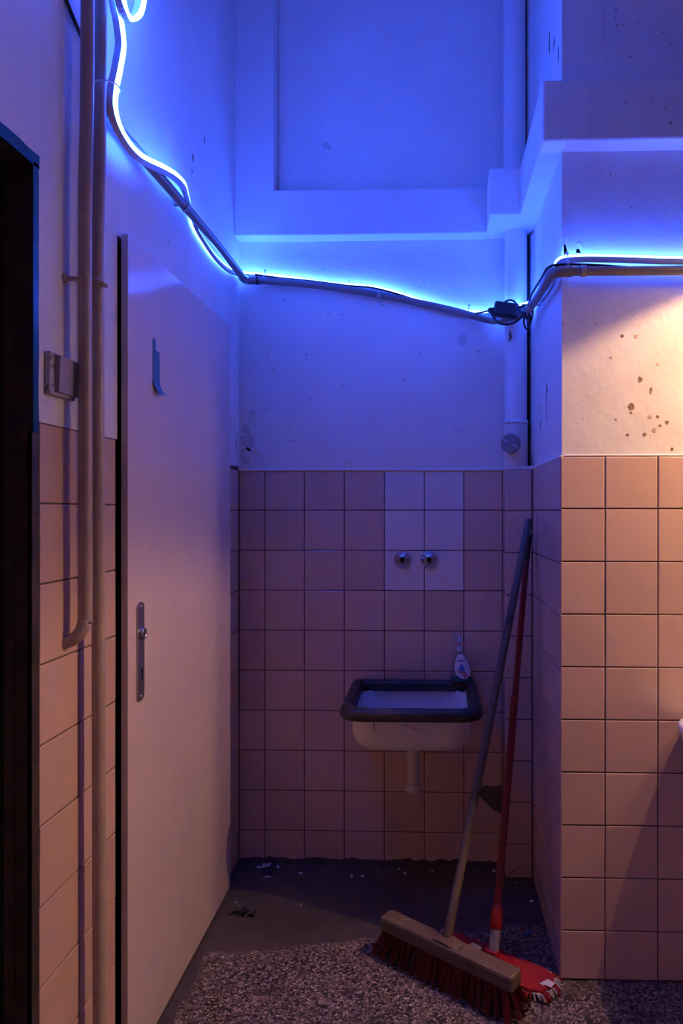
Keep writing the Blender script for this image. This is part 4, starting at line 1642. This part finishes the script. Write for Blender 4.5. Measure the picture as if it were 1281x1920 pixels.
F = [(i * 4 + j, (i + 1) * 4 + j, (i + 1) * 4 + j + 1, i * 4 + j + 1) for i in range(8) for j in range(3)]
V2 = [(x, y, max(.0004, z - .0008)) for x, y, z in V]
k = len(V)
F2 = [tuple(reversed([a + k for a in f])) for f in F]
q.add(V + V2, F + F2, 0, False)
q.build('crumpled_sheet', 'black_plastic', ps)
q = MB()
pol = [(-.014, -.004), (-.008, .002), (.002, .005), (.013, .007), (.016, .002), (.006, -.001), (-.004, -.004), (-.010, -.007)]
q.prism(pol, Matrix.Translation((.295, 2.212, .0006)), .004)
tag(q.build('plastic_scrap', 'scrap_blue', recenter=True), 'small bright blue plastic scrap on the floor near the mop', 'scrap')
q = MB()
q.tube(crom([(.235, 2.52, .002), (.26, 2.50, .03), (.30, 2.515, .052), (.335, 2.536, .06)], 6), .0009, 5)
q.build('wire', 'cable_black')
tag(bpy.data.objects['wire'], 'thin stray wire rising from the floor beside the chase tiles', 'wire')

# ------------------------------------------------------------------ lamp over the right basin (out of frame)


def lamp(pos, label, power, group='washroom pendant lamps'):
    lm = empty('pendant_lamp', pos, label, 'lamp', group)
    q = MB()
    ro, ri = .150, .148
    q.lathe([(ro, -ro * .56), (.11, -.01), (.06, .04), (.028, .06), (.028, .10), (.006, .11)], 32, capb=False)
    q.build('lamp_shade', 'shade_enamel', lm)
    q = MB()
    q.lathe([(ri, -ro * .56 + .0005), (.107, -.012), (.058, .036), (.020, .050)], 32, capb=False, capt=True)
    q.build('shade_lining', 'shade_inside', lm)
    q = MB()
    q.lathe([(.012, .05), (.012, .025), (.008, .022)], 14, capb=True, capt=True)
    q.build('lamp_socket', 'tie_white', lm)
    q = MB()
    q.tube([(0, 0, .108), (0, 0, CEIL - pos[2])], .003, 8)
    q.build('lamp_cord', 'cable_black', lm)
    ld = bpy.data.lights.new('lamp_bulb', 'POINT')
    ld.energy = power
    ld.color = LAMP_COLOR
    ld.shadow_soft_size = .010
    lo = bpy.data.objects.new('lamp_bulb', ld)
    COL.objects.link(lo)
    lo.parent = lm
    lo.location = (0, 0, 0)
    return lm


lamp(LAMP_POS, 'pendant lamp with enamel shade hanging over the right basin', LAMP_POWER)
gl = empty('wall_lamp', GLOBE_POS, 'opal globe wall lamp under an enamel shade on the right wall', 'lamp')
q = MB()
q.lathe([(.06 * math.sin(R(a)), -.06 * math.cos(R(a))) for a in range(4, 177, 9)], 28)
q.build('globe', 'globe_glow', gl)
q = MB()
q.lathe([(.125, -.030), (.118, .03), (.09, .065), (.05, .085), (.012, .095)], 32, capb=False)
q.build('lamp_shade', 'shade_enamel', gl)
q = MB()
q.tube(crom([(0, 0, .094), (0, .03, .13), (0, .12, .14), (0, FY - GLOBE_POS.y - .002, .14)], 6), .008, 10)
q.lathe([(.035, FY - GLOBE_POS.y - .0005), (.035, FY - GLOBE_POS.y - .012), (.012, FY - GLOBE_POS.y - .018)], 20, align((0, 0, .14), (0, 1, 0)))
q.build('wall_arm', 'brass_dark', gl)
